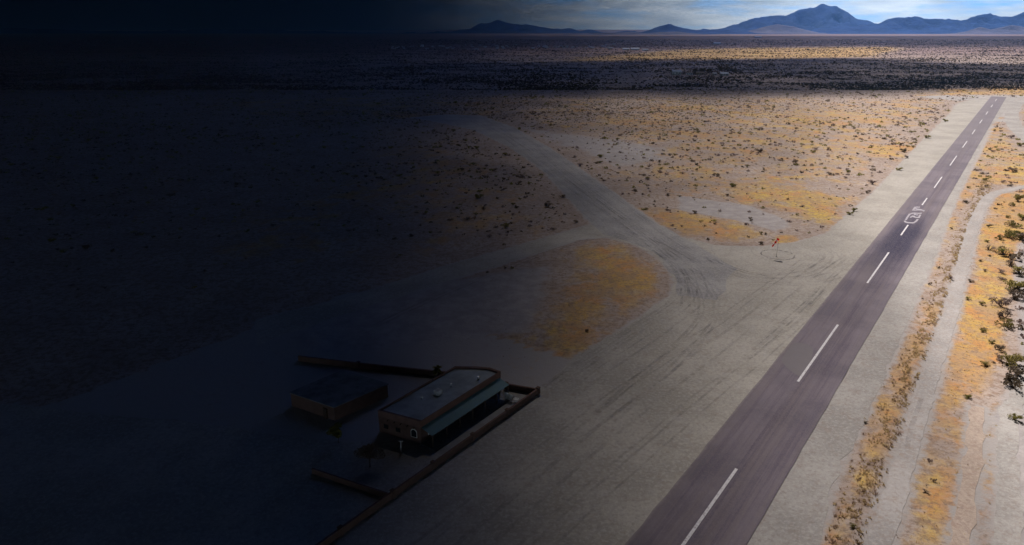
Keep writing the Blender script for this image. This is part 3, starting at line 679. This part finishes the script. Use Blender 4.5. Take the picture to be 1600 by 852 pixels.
# dense far scrub
n = 150000; Y = 860 * (5200/860) ** (rng.random(n) ** 1.25); U = rng.uniform(-.85, .85, n); P = np.stack([U * Y, Y], 1)
s_, c_ = to_sc(P); cl = np.array([vnoise(x, y*2.2, 150, 4) + .6*vnoise(x, y*2, 50, 6) for x, y in P])
P = P[(rng.random(n) < np.clip(.5 + cl * 1.5, .1, 1)) & free(P, 2)]
rad = (.9 + rng.gamma(2, .38, len(P))) * np.interp(P[:, 1], [800, 2500, 5200], [1, 1.35, 2.2])
scrub_mass('far_scrub', P, rad * .85, [M_s1, M_s2, M_s4, M_s4, M_s3], 7, 5, .7, .42)
# thicket on the far left edge of the field
n = 80000; Y = 230 * (880/230) ** (rng.random(n) ** .6); U = rng.uniform(-.75, .75, n); P = np.stack([U * Y, Y], 1); P = P[free(P, 2)]
den = np.interp(P[:, 1], [230, 450, 620, 880], [.10, .25, .75, 1]) * np.interp(P[:, 0] / P[:, 1], [-.75, .2, .4, .75], [1, 1, .5, .5]) * (1 - .7 * gval(g_wash, P[:, 0], P[:, 1]))
cl = np.array([.75 + vnoise(x, y, 35, 21) + .6 * vnoise(x, y, 110, 22) for x, y in P]); P = P[rng.random(len(P)) < den * np.clip(cl, .05, 1.2)]
scrub_mass('field_scrub', P, .2 + rng.gamma(2, .15, len(P)), [M_green, M_s1, M_dark, M_grey, M_t2], 12, 6, .7, .36)

# dry grass tufts
def tufts(name, P, rad, mats, nb, seed):
    rg = np.random.default_rng(seed); n = len(P); z = np.array([float(lookup(x, y)) for x, y in P])
    a = rg.random((n, nb)) * 6.283; r0 = rg.random((n, nb)) * .55 * rad[:, None]; lean = rg.uniform(.1, .7, (n, nb)) * rad[:, None]; h = rg.uniform(.5, 1.1, (n, nb)) * rad[:, None]
    bx = P[:, 0][:, None] + r0*np.cos(a); by = P[:, 1][:, None] + r0*np.sin(a); zz = np.repeat(z[:, None], nb, 1) - .03
    wv = rad[:, None] * .14; px_, py_ = -np.sin(a)*wv, np.cos(a)*wv
    Q = np.stack([np.stack([bx-px_, by-py_, zz], -1), np.stack([bx+px_, by+py_, zz], -1), np.stack([bx+lean*np.cos(a), by+lean*np.sin(a), zz+h], -1)], 2).reshape(-1, 3)
    me = bpy.data.meshes.new(name); np_mesh(me, Q, np.arange(len(Q)).reshape(-1, 3))
    for m in mats: me.materials.append(m)
    me.polygons.foreach_set('material_index', np.repeat(rg.integers(0, len(mats), n), nb).astype(np.int32))
    o = bpy.data.objects.new(name, me); col.objects.link(o); o['kind'] = 'stuff'; return o
n = 6500; s = rng.uniform(-20, 330, n); c = 25.4 + rng.normal(0, 1.35, n); cl = np.array([vnoise(a, b*3, 6, 3) for a, b in zip(s, c)]); kk = cl > -.12
P = np.array([tuple(SC(a, b)) for a, b in zip(s[kk], c[kk])]); P = P[sdist(P, t1_xy) < -.2]
tufts('dry_grass_berm', P, rng.uniform(.16, .48, len(P)), [M_t1, M_t1, M_t2], 15, 4)
n = 26000; Y = rng.uniform(70, 420, n) ; X = rng.uniform(20, 330, n); P = np.stack([X, Y], 1); s_, c_ = to_sc(P); P = P[(c_ > 21) & (c_ < 130)]
gg = gval(g_gold, P[:, 0], P[:, 1]); P = P[rng.random(len(P)) < gg * 1.0]; P = P[free(P, .0) | (sdist(P, should_xy) > -1e9) & (sdist(P, t1_xy) < -.3) & (sdist(P, should_xy) < -.3)]
tufts('dry_grass', P, rng.uniform(.14, .36, len(P)), [M_t1, M_t3, M_t2], 8, 8)
n = 30000; Y = rng.uniform(130, 520, n); X = rng.uniform(-170, 300, n); P = np.stack([X, Y], 1); s_, c_ = to_sc(P); P = P[c_ < -6]
gg = gval(g_gold, P[:, 0], P[:, 1]); P = P[rng.random(len(P)) < gg * .55]
P = P[np.array(sdist(P, apron_xy) < -.3) & (sdist(P, taxi_xy) < -1)]; s_, c_ = to_sc(P); P = P[~((s_ > -60) & (s_ < 30) & (c_ > -110) & (c_ < -33))]
tufts('dry_grass_field', P, rng.uniform(.13, .34, len(P)), [M_t1, M_t2, M_t2], 7, 9)

# ------------------------------------------------------------------ windsock and its ring
wp = at(1213, 401); ws = empty('windsock', (wp.x, wp.y, 0))
tag(ws, 'red and white striped windsock drooping from a thin pale pole in a dirt ring', 'windsock')
M_pole = plain('galvanised_pole', (.45,.45,.46), .5, .1, 3, .5, .6)
mb = MB(); mb.tube((0,0,-.1),(0,0,6.0),.06,.045,10); mb.build('pole', M_pole, ws, True)
mb = MB(); mb.tube((0,0,0),(0,0,.18),.28,.25,14); mb.build('footing', plain('concrete', (.4,.39,.38)), ws)
mb = MB(); dS = Vector((-.68,-.28,-.68)).normalized(); a0 = Vector((-.1,0,6.0))
u = dS.orthogonal().normalized(); v = dS.cross(u)
for i in range(16):
    t0, t1 = 2*math.pi*i/16, 2*math.pi*(i+1)/16
    mb.tube(a0 + (u*math.cos(t0)+v*math.sin(t0))*.44, a0 + (u*math.cos(t1)+v*math.sin(t1))*.44, .025, .025, 5)
mb.tube((0,0,5.95), a0 + u*.44, .025,.025,5); mb.tube((0,0,5.95), a0 - u*.44, .025,.025,5)
mb.build('hoop', M_pole, ws)
def cloth(name, c):
    k = NM(name); k.t.nodes.remove(k.b); d = k.n('ShaderNodeBsdfDiffuse'); d.inputs[0].default_value = (*c, 1); t = k.n('ShaderNodeBsdfTranslucent'); t.inputs[0].default_value = (*c, 1)
    m = k.n('ShaderNodeMixShader'); m.inputs[0].default_value = .55; k.L(d.outputs[0], m.inputs[1]); k.L(t.outputs[0], m.inputs[2]); k.L(m.outputs[0], k.t.nodes['Material Output'].inputs[0]); return k.m
M_red = cloth('sock_red', (.85,.05,.02)); M_wht = cloth('sock_white', (.9,.8,.78))
vs = []; fs = []; mi = []
NR = 21
for j in range(NR):
    t = j/(NR-1); p = a0 + dS * (t*2.9) + Vector((0,0,-.35*t*t)); r = .44 * (1-.45*t) * (1 + .05*math.sin(j*2.1))
    for i in range(14):
        a = 2*math.pi*i/14; vs.append(p + (u*math.cos(a)+v*math.sin(a)*(1-.15*t))*r)
for j in range(NR-1):
    for i in range(14): fs.append((j*14+i, j*14+(i+1)%14, (j+1)*14+(i+1)%14, (j+1)*14+i)); mi.append((j//4) % 2)
sk = mesh_obj('sock', vs, fs, [M_red, M_wht], ws, mi, True)
k = NM('ring_stone', .9); M_ringst = k.out(k.mix(k.noise(2, 4), (.22,.205,.205), (.32,.30,.295)))
mb = MB(); rs = random.Random(4)
for i in range(84):
    a = 2*math.pi*i/84
    if rs.random() < .25: continue
    r = 5.2 + rs.uniform(-.15,.15); x, y = r*math.cos(a), r*math.sin(a)
    q = [(x+.26*math.cos(t+a)*rs.uniform(.7,1.3), y+.2*math.sin(t+a)*rs.uniform(.7,1.2)) for t in [j*2*math.pi/6 for j in range(6)]]
    n_ = len(q); z = rs.uniform(.03,.09)
    mb.add([(p[0],p[1],.0) for p in q] + [(x+(p[0]-x)*.6, y+(p[1]-y)*.6, z) for p in q], [tuple(range(n_,2*n_))] + [(j,(j+1)%n_,(j+1)%n_+n_,j+n_) for j in range(n_)])
ro = mb.build('stone_ring', M_ringst); ro.location = (wc.x, wc.y, 0); tag(ro, 'dark ring of small stones laid on the dirt around the windsock', 'stone ring')

# ------------------------------------------------------------------ the adobe house and its yard   (local x = across, local y = along)
def scroot(name): return empty(name, (OX, OY, 0), RWROT)
def L2(poly): return [(c, s) for s, c in poly]
M_adobe = plain('brown_stucco', (.15,.092,.075), .9, .15, .8); M_roofc = plain('roof_coating', (.34,.37,.40), .8, .2, .35)
M_teal = None
k = NM('teal_metal_roof', .5); wv = k.n('ShaderNodeTexWave', wave_type='BANDS', bands_direction='Y'); wv.inputs['Scale'].default_value = 1.4
tcn = k.n('ShaderNodeTexCoord'); k.L(tcn.outputs['Object'], wv.inputs['Vector'])
M_teal = k.out(k.mix(k.noise(.6, 5), (.12,.22,.23), (.17,.27,.28)), wv.outputs['Fac'], .5, .04)
M_dk = plain('dark_glass', (.02,.025,.03), .15, .1, 1, .5); M_wf = plain('white_frame', (.7,.7,.68)); M_wood = plain('dark_timber', (.09,.06,.045)); M_conc = plain('yard_concrete', (.34,.32,.31), .9, .12, .5)
hs = scroot('adobe_house'); tag(hs, 'long flat-roofed brown stucco house with a teal metal veranda roof beside the dirt apron', 'house')
FP = L2([(-1.2,-50.2),(0.55,-41.3),(24.0,-41.3),(24.0,-44.0),(22.8,-46.6),(20.3,-50.2)])
mb = MB(); mb.prism(FP, 0, 4.15); mb.build('wall', M_adobe, hs)
mb = MB(); n_ = len(FP); cx = sum(p[0] for p in FP)/n_; cy = sum(p[1] for p in FP)/n_
ins = []
for i in range(n_):
    a = Vector(FP[i-1]); b = Vector(FP[i]); c2 = Vector(FP[(i+1)%n_]); d1 = (b-a).normalized(); d2 = (c2-b).normalized()
    bis = (d1 - d2); bis = bis if bis.length > 1e-3 else Vector((-d1.y, d1.x)); nn = (Vector((cx,cy))-b).normalized(); ins.append(tuple(b + nn*.5))
roofm = MB(); roofm.prism(ins, 4.16, 4.22); roofm.build('roof', M_roofc, hs)
outp = [tuple(Vector(p) + (Vector(p)-Vector((cx,cy))).normalized()*.03) for p in FP]
vs = [(p[0],p[1],3.3) for p in outp] + [(p[0],p[1],4.6) for p in outp] + [(p[0],p[1],4.6) for p in ins] + [(p[0],p[1],4.18) for p in ins]
fs = []
for i in range(n_):
    j = (i+1) % n_
    fs += [(i,j,j+n_,i+n_), (i+n_,j+n_,j+2*n_,i+2*n_), (i+2*n_,j+2*n_,j+3*n_,i+3*n_)]
M_par = plain('parapet_stucco', (.19,.11,.09), .9, .12, .8)
mesh_obj('parapet', vs, fs, M_par, hs)
# veranda: roof sheet, posts, beam, deck
vr = MB()
vr.add([(-41.25,.7,3.35),(-41.25,23.5,3.35),(-38.7,23.5,2.65),(-38.7,.7,2.65),(-41.25,.7,3.27),(-41.25,23.5,3.27),(-38.7,23.5,2.57),(-38.7,.7,2.57)],
       [(0,3,2,1),(4,5,6,7),(0,1,5,4),(1,2,6,5),(2,3,7,6),(3,0,4,7)])
vo_ = vr.build('veranda_roof', M_teal, hs)
mb = MB(); mb.box(-38.95,-38.8,.75,23.45,2.38,2.56); mb.build('beam', M_wood, vo_)
for i in range(7):
    mb = MB(); y = 1.0 + i*3.72; mb.box(-38.97,-38.79,y-.09,y+.09,.12,2.375); mb.build('post', M_wood, vo_)
mb = MB(); mb.box(-41.28,-37.6,.4,23.9,0,.12); mb.build('veranda_floor', plain('veranda_slab', (.20,.20,.22)), hs)
def window(x, y, z, wd, hh, face, parent, name='window'):
    mb = MB(); t = .06
    if face == 'x':
        mb.box(x, x+.06, y-wd/2-.1, y+wd/2+.1, z-.1, z); mb.box(x, x+.06, y-wd/2-.1, y+wd/2+.1, z+hh, z+hh+.1)
        mb.box(x, x+.06, y-wd/2-.1, y-wd/2, z, z+hh); mb.box(x, x+.06, y+wd/2, y+wd/2+.1, z, z+hh)
    f = mb.build(name, M_wf, parent); p = MB(); p.box(x, x+.03, y-wd/2, y+wd/2, z, z+hh); p.build('pane' if name == 'window' else 'door_leaf', M_dk if name == 'window' else M_wood, f)
for y in (3.2, 8.2, 13.6, 18.4): window(-41.3, y, 1.0, 1.5, 1.2, 'x', hs)
for y in (5.7, 16.0): window(-41.3, y, .13, 1.0, 2.05, 'x', hs, 'door')
# arched window on the end wall
ev = Vector((-41.3,.55)) - Vector((-50.2,-1.2)); ed = ev.normalized(); en = Vector((ed.y, -ed.x))
def endwin(t, wd, z, hh, arch=True):
    b = Vector((-50.2,-1.2)) + ed*t; pts = [(-wd/2,0),(wd/2,0),(wd/2,hh)] + ([(wd/2*math.cos(a), hh+wd/2*math.sin(a)) for a in [math.pi*i/8 for i in range(1,8)]] if arch else []) + [(-wd/2,hh)]
    def ring(sc_, o0, o1, nm, mat, par):
        m = MB(); n = len(pts); cz = hh/2
        P3 = lambda p, o: (b.x+ed.x*p[0]*sc_+en.x*o, b.y+ed.y*p[0]*sc_+en.y*o, z+cz+(p[1]-cz)*sc_)
        m.add([P3(p,o0) for p in pts]+[P3(p,o1) for p in pts], [tuple(range(n))[::-1], tuple(range(n,2*n))]+[(i,(i+1)%n,(i+1)%n+n,i+n) for i in range(n)]); return m.build(nm, mat, par)
    f = ring(1.2, 0, .05, 'window', M_wf, hs); ring(1.0, .02, .07, 'pane', M_dk, f)
endwin(7.6, 1.1, 1.1, .9); M_wf2 = M_wf; M_wf = M_wood; endwin(4.2, .9, 1.2, .8, False); endwin(1.6, .9, 1.2, .8, False); M_wf = M_wf2
for t_ in (2.2, 3.6, 5.0, 6.4, 7.8):      # roof drain spouts
    b = Vector((-50.2,-1.2)) + ed*t_; m = MB(); m.tube((b.x,b.y,3.15),(b.x+en.x*.5,b.y+en.y*.5,3.1),.09,.09,8); m.build('drain_spout', M_wood, hs)
for (x, y, r, h) in ((-43.2,19.2,.22,.6),(-45.8,14.0,.16,.5),(-47.0,7.0,.25,.45)):
    m = MB(); m.tube((x,y,4.21),(x,y,4.22+h),r,r,10); m.tube((x,y,4.22+h),(x,y,4.30+h),r*1.35,r*1.2,10); m.build('roof_vent', M_pole, hs)
m = MB(); m.box(-46.4,-45.2,9.6,10.8,4.3,5.1); m.box(-46.5,-45.1,9.5,10.9,4.22,4.3); m.build('cooler_unit', plain('cooler_metal', (.5,.5,.5)), hs)
# white screen panel + lounge on the far end of the veranda
pn = scroot('patio_screen'); tag(pn, 'white slatted patio screen standing at the far end of the veranda', 'screen')
m = MB()
for i in range(6): m.box(-38.6+i*.27,-38.6+i*.27+.22,22.0,22.05,.14,1.5)
m.build('slat_panel', M_wf, pn); m = MB(); m.box(-38.7,-36.9,21.97,22.08,1.5,1.58); m.box(-38.72,-38.62,21.97,22.08,.12,1.5); m.box(-36.98,-36.9,21.97,22.08,.12,1.5); m.build('frame', M_wf, pn)
mt = scroot('patio_table'); tag(mt, 'small round pale table on the paved yard beside the white screen', 'table')
m = MB(); m.tube((-36.2,22.4,.70),(-36.2,22.4,.75),.6,.6,20); m.build('table_top', M_wf, mt); m = MB(); m.tube((-36.2,22.4,.02),(-36.2,22.4,.70),.06,.05,8); m.tube((-36.2,22.4,.02),(-36.2,22.4,.06),.3,.28,12); m.build('pedestal', M_wf, mt)
sc_sheet('yard_paving', [(0.2,-37.62),(27.3,-34.8),(25.4,-41.2),(24.1,-41.35),(24.0,-37.58)][:1] + [(0.2,-34.85),(27.3,-34.85),(25.6,-41.2),(24.1,-41.2),(24.0,-37.5),(0.2,-37.5)], .03, M_conc, 3, 0, 1)
# perimeter wall
def pwall(name, pts, h, th, pil, label, cap=True):
    r = scroot(name); tag(r, label, 'wall', None)
    for (a, b) in zip(pts[:-1], pts[1:]):
        A = Vector((a[1], a[0])); B = Vector((b[1], b[0])); d = (B-A).normalized(); n_ = Vector((-d.y, d.x))*th/2
        m = MB(); m.prism([tuple(A+n_), tuple(A-n_), tuple(B-n_), tuple(B+n_)], -.1, h); m.build('wall_run', M_adobe, r)
        n2 = n_*1.35; m = MB(); m.prism([tuple(A+n2), tuple(A-n2), tuple(B-n2), tuple(B+n2)], h+.002, h+.08); m.build('coping', M_par, r)
    for s_, c_ in pil:
        m = MB(); m.box(c_-.32, c_+.32, s_-.32, s_+.32, -.1, h+.22); m.box(c_-.38, c_+.38, s_-.38, s_+.38, h+.22, h+.32); m.build('pillar', M_adobe, r)
    return r
pwall('yard_wall', [(-70,-34.6),(27.8,-34.6)], 1.15, .3, [(27.8,-34.6),(17.3,-34.6),(6.9,-34.6),(-3.6,-34.6),(-13,-34.6),(-23.5,-34.6),(-34,-34.6),(-44.5,-34.6),(-55,-34.6)], 'long low brown yard wall with square pillars running beside the dirt apron')
pwall('yard_wall', [(27.5,-34.9),(25.7,-40.9)], 1.1, .28, [(25.6,-41.1)], 'short brown wall closing the far end of the paved yard')
pwall('yard_wall', [(23.0,-52.0),(13.7,-72.6),(8,-86)], 1.2, .3, [(22.9,-51.8),(13.7,-72.6)], 'dark back yard wall running left from behind the house')
pwall('yard_wall', [(-13.6,-35.2),(-14.8,-41.0),(-16.5,-50)], .9, .25, [], 'low dim cross wall joining the long yard wall in front of the dark tree')
ob = scroot('outbuilding'); tag(ob, 'low flat-roofed outbuilding in deep shade left of the long brown house', 'building')
m = MB(); q = L2([(-5,-71),(-3.5,-59.8),(8.7,-58.2),(7.3,-70)]); m.prism(q, 0, 2.85); m.build('wall', M_adobe, ob)
m = MB(); q = L2([(-5.2,-71.2),(-3.7,-59.6),(8.9,-58.0),(7.5,-70.2)]); m.prism(q, 2.86, 3.02); m.build('roof', plain('tar_roof', (.17,.17,.18), .9, .35, .5), ob)
m = MB(); m.box(-62.5,-61.5,-4.1,-3.7,0,2.1); m.build('door', M_wood, ob)
# ladder-like post in front of the end wall
ps_ = empty('yard_post', (*SC(-3.4,-42.4), 0)); tag(ps_, 'leaning pale post standing in the shaded yard in front of the house end wall', 'post')
m = MB(); m.tube((0,0,-.1),(.05,-.1,2.3),.13,.1,8); m.build('shaft', M_pole, ps_); m = MB(); m.box(-.35,.4,-.15,-.05,2.2,2.34); m.build('crossbar', M_pole, ps_)

# ------------------------------------------------------------------ trees
def tree(name, loc, h, cr, mat, label, seed, nl=1500, group=None, trunk_frac=.45, leaf=.16):
    rs = random.Random(seed); r = empty(name, (loc[0], loc[1], 0)); tag(r, label, 'tree', group)
    m = MB(); th = h*trunk_frac; m.tube((0,0,-.1),(.1,0,th),h*.035,h*.02,8); lobes = []
    for i in range(9):
        a = rs.random()*6.28; rr_ = cr*rs.uniform(.15,.8); p = Vector((rr_*math.cos(a), rr_*math.sin(a), h*rs.uniform(.5,.88))); lobes.append((p, cr*rs.uniform(.28,.48)))
        m.tube((.08,0,th*rs.uniform(.7,1)), p, h*.014, h*.004, 5)
    m.build('trunk', M_twig, r, True); c = MB()
    for i in range(nl):
        p, q = rs.choice(lobes); d = Vector((rs.gauss(0,1),rs.gauss(0,1),rs.gauss(0,1))).normalized()*q*rs.random()**.35; p = p + Vector((d.x,d.y,d.z*.75))
        u = Vector((rs.gauss(0,1),rs.gauss(0,1),rs.gauss(0,1))).normalized(); v = u.orthogonal().normalized(); s = leaf*rs.uniform(.6,1.3)
        c.add([p-u*s, p+v*s*.6, p+u*s, p-v*s*.6], [(0,1,2,3)])
    c.build('crown', mat, r); return r
p = SC(-9.6,-43.6); tree('mesquite_tree', p, 4.4, 2.4, M_dark, 'dark mesquite tree standing in the yard left of the house end wall', 5, 2200)
p = SC(-8.0,-53.5); tree('mesquite_tree', p, 3.6, 2.0, M_green, 'dim low mesquite tree between the house and the outbuilding', 6, 1500)
# palm behind the house
def palm(loc, h, label, seed):
    rs = random.Random(seed); r = empty('palm_tree', (loc[0], loc[1], 0)); tag(r, label, 'palm tree')
    m = MB(); m.tube((0,0,-.1),(0,0,h),.22,.17,9); m.build('trunk', M_twig, r, True); m = MB()
    for i in range(26):
        a = rs.random()*6.28; el = rs.uniform(-.3,1.2); L = rs.uniform(1.3,1.9); p0 = Vector((0,0,h)); pts = []
        for j in range(6):
            t = j/5; pts.append(p0 + Vector((math.cos(a)*math.cos(el)*L*t, math.sin(a)*math.cos(el)*L*t, math.sin(el)*L*t - .55*L*t*t)))
        sd_ = Vector((-math.sin(a), math.cos(a), 0))
        for j in range(5):
            w0 = .26*math.sin(math.pi*min(j/5+.12,1)); w1 = .26*math.sin(math.pi*min((j+1)/5+.12,1))
            m.add([pts[j]-sd_*w0, pts[j]+sd_*w0-Vector((0,0,.05)), pts[j+1]+sd_*w1-Vector((0,0,.05)), pts[j+1]-sd_*w1], [(0,1,2,3)])
    m.build('fronds', M_green, r)
palm(SC(20.8,-55.6), 2.1, 'squat green palm just behind the far left corner of the house roof', 3)

# ------------------------------------------------------------------ far ranch in the cloud shadow
M_white = plain('white_siding', (.62,.64,.68), .8, .1, .2); M_tanw = plain('tan_siding', (.40,.34,.30), .8, .1, .2); M_rf = plain('pale_metal_roof', (.55,.57,.62), .8, .1, .2, .2); M_rf2 = plain('brown_roof', (.2,.15,.13))
def gable(name, loc, w_, d, h, rz, label, mat, rmat, cat='house', group=None, detail=True):
    r = empty(name, (loc[0], loc[1], 0), rz); tag(r, label, cat, group)
    m = MB(); m.box(-w_/2,w_/2,-d/2,d/2,-.1,h); m.add([(-w_/2,-d/2,h),(-w_/2,d/2,h),(-w_/2,0,h+d*.22)],[(0,1,2)]); m.add([(w_/2,-d/2,h),(w_/2,d/2,h),(w_/2,0,h+d*.22)],[(2,1,0)]); m.build('wall', mat, r)
    m = MB(); e = .5
    for sg in (-1,1):
        m.add([(-w_/2-e,sg*(d/2+e),h-.05),(w_/2+e,sg*(d/2+e),h-.05),(w_/2+e,0,h+d*.22+.15),(-w_/2-e,0,h+d*.22+.15),(-w_/2-e,sg*(d/2+e),h+.1),(w_/2+e,sg*(d/2+e),h+.1),(w_/2+e,0,h+d*.22+.3),(-w_/2-e,0,h+d*.22+.3)],
              [(0,1,2,3),(4,5,6,7),(0,1,5,4),(0,3,7,4),(1,2,6,5)])
    m.build('roof', rmat, r)
    if detail:
        for i in range(3):
            x = -w_/2 + w_*(i+.5)/3; m = MB(); m.box(x-.6,x+.6,-d/2-.05,-d/2-.003,h*.35,h*.75); m.build('window', M_dk, r)
        m = MB(); m.box(w_*.2,w_*.2+1,-d/2-.05,-d/2-.003,0,2.1); m.build('door', M_wood, r)
    return r
p = at(1056,117); gable('ranch_house', p, 15, 9, 5.5, .1, 'white ranch house in the cloud shadow, tallest and leftmost of its group', M_white, M_rf)
p = at(1077,117); gable('ranch_house', p, 9, 7, 3.0, -.1, 'small pale shed right of the tallest white ranch house', M_white, M_rf2, 'shed')
p = at(1093,117); gable('ranch_house', p, 12, 8, 3.0, .05, 'brown-roofed low house among dark trees in the cloud shadow', M_tanw, M_rf2)
p = at(1116,117.5); gable('ranch_house', p, 6, 5, 2.6, 0, 'small pale hut between two clumps of dark trees', M_white, M_rf, 'shed')
p = at(1131,118); gable('ranch_house', p, 13, 8, 3.0, .0, 'white low house right under the widest dark tree', M_white, M_rf)
tl = [(1049,116,7,3,'slim dark tree at the left end wall of the tallest white ranch house'),(1085,115.5,9,7,'dark tree behind the small pale shed of the far ranch'),(1097,115,10,9,'broad dark tree behind the brown-roofed far house'),
      (1108,116,9,6,'round dark tree left of the small pale hut'),(1124,115,13,9,'tall dark tree right of the small pale hut'),(1134,114,14,13,'widest dark tree above the white low far house'),(1146,116,9,9,'dark tree at the right end of the far ranch')]
for i, (x, y, h, cr, lb) in enumerate(tl):
    p = at(x, y); tree('ranch_tree', p, h, cr*.8, M_dark, lb, 40+i, 500, 'trees around the far ranch', .35, .75)
# distant town
twn = None
spots = []
rs = random.Random(12)
while len(spots) < 72:
    x = rs.uniform(610, 960); y = rs.gauss(74.5, 2.2)
    if 70 < y < 80: spots.append((x, y))
def copy_tree(o, parent=None):
    c = o.copy(); col.objects.link(c); c.parent = parent
    for ch in [q for q in protos if q.parent == o]: copy_tree(ch, c)
    return c
for i, (x, y) in enumerate(spots):
    p = at(x, y)
    if i == 0:
        tw = gable('town_house', p, 15, 10, 4, .3, 'tiny pale house in the distant town left of centre', plain('dusty_siding', (.42,.42,.43), .9, .1, .2), plain('dusty_roof', (.38,.38,.40), .9), 'house', 'houses of the distant town', False); protos = list(tw.children); c = tw
    else: c = copy_tree(tw)
    c.location = (p.x, p.y, 0); c.rotation_euler = (0,0,rs.uniform(-.4,.4)); k_ = rs.uniform(.45,.9); c.scale = (k_, k_, k_*rs.uniform(.8,1.2))
for x, y, w_, d, h, lb in ((978,78.3,24,12,4,'long white shed of the distant yard, leftmost of three'),(992,78.6,30,14,5,'largest white shed in the middle of the distant yard'),(1008,79.5,20,10,4,'smaller pale shed at the right end of the distant yard'),(1120,69.5,34,20,5,'lone white building on the plain under the foothills'),(1184,59.2,60,30,7,'farthest pale building at the foot of the tallest mountain')):
    p = at(x, y); gable('metal_shed', p, w_, d, h, rs.uniform(-.2,.2), lb, M_white, M_rf, 'shed', None, False)
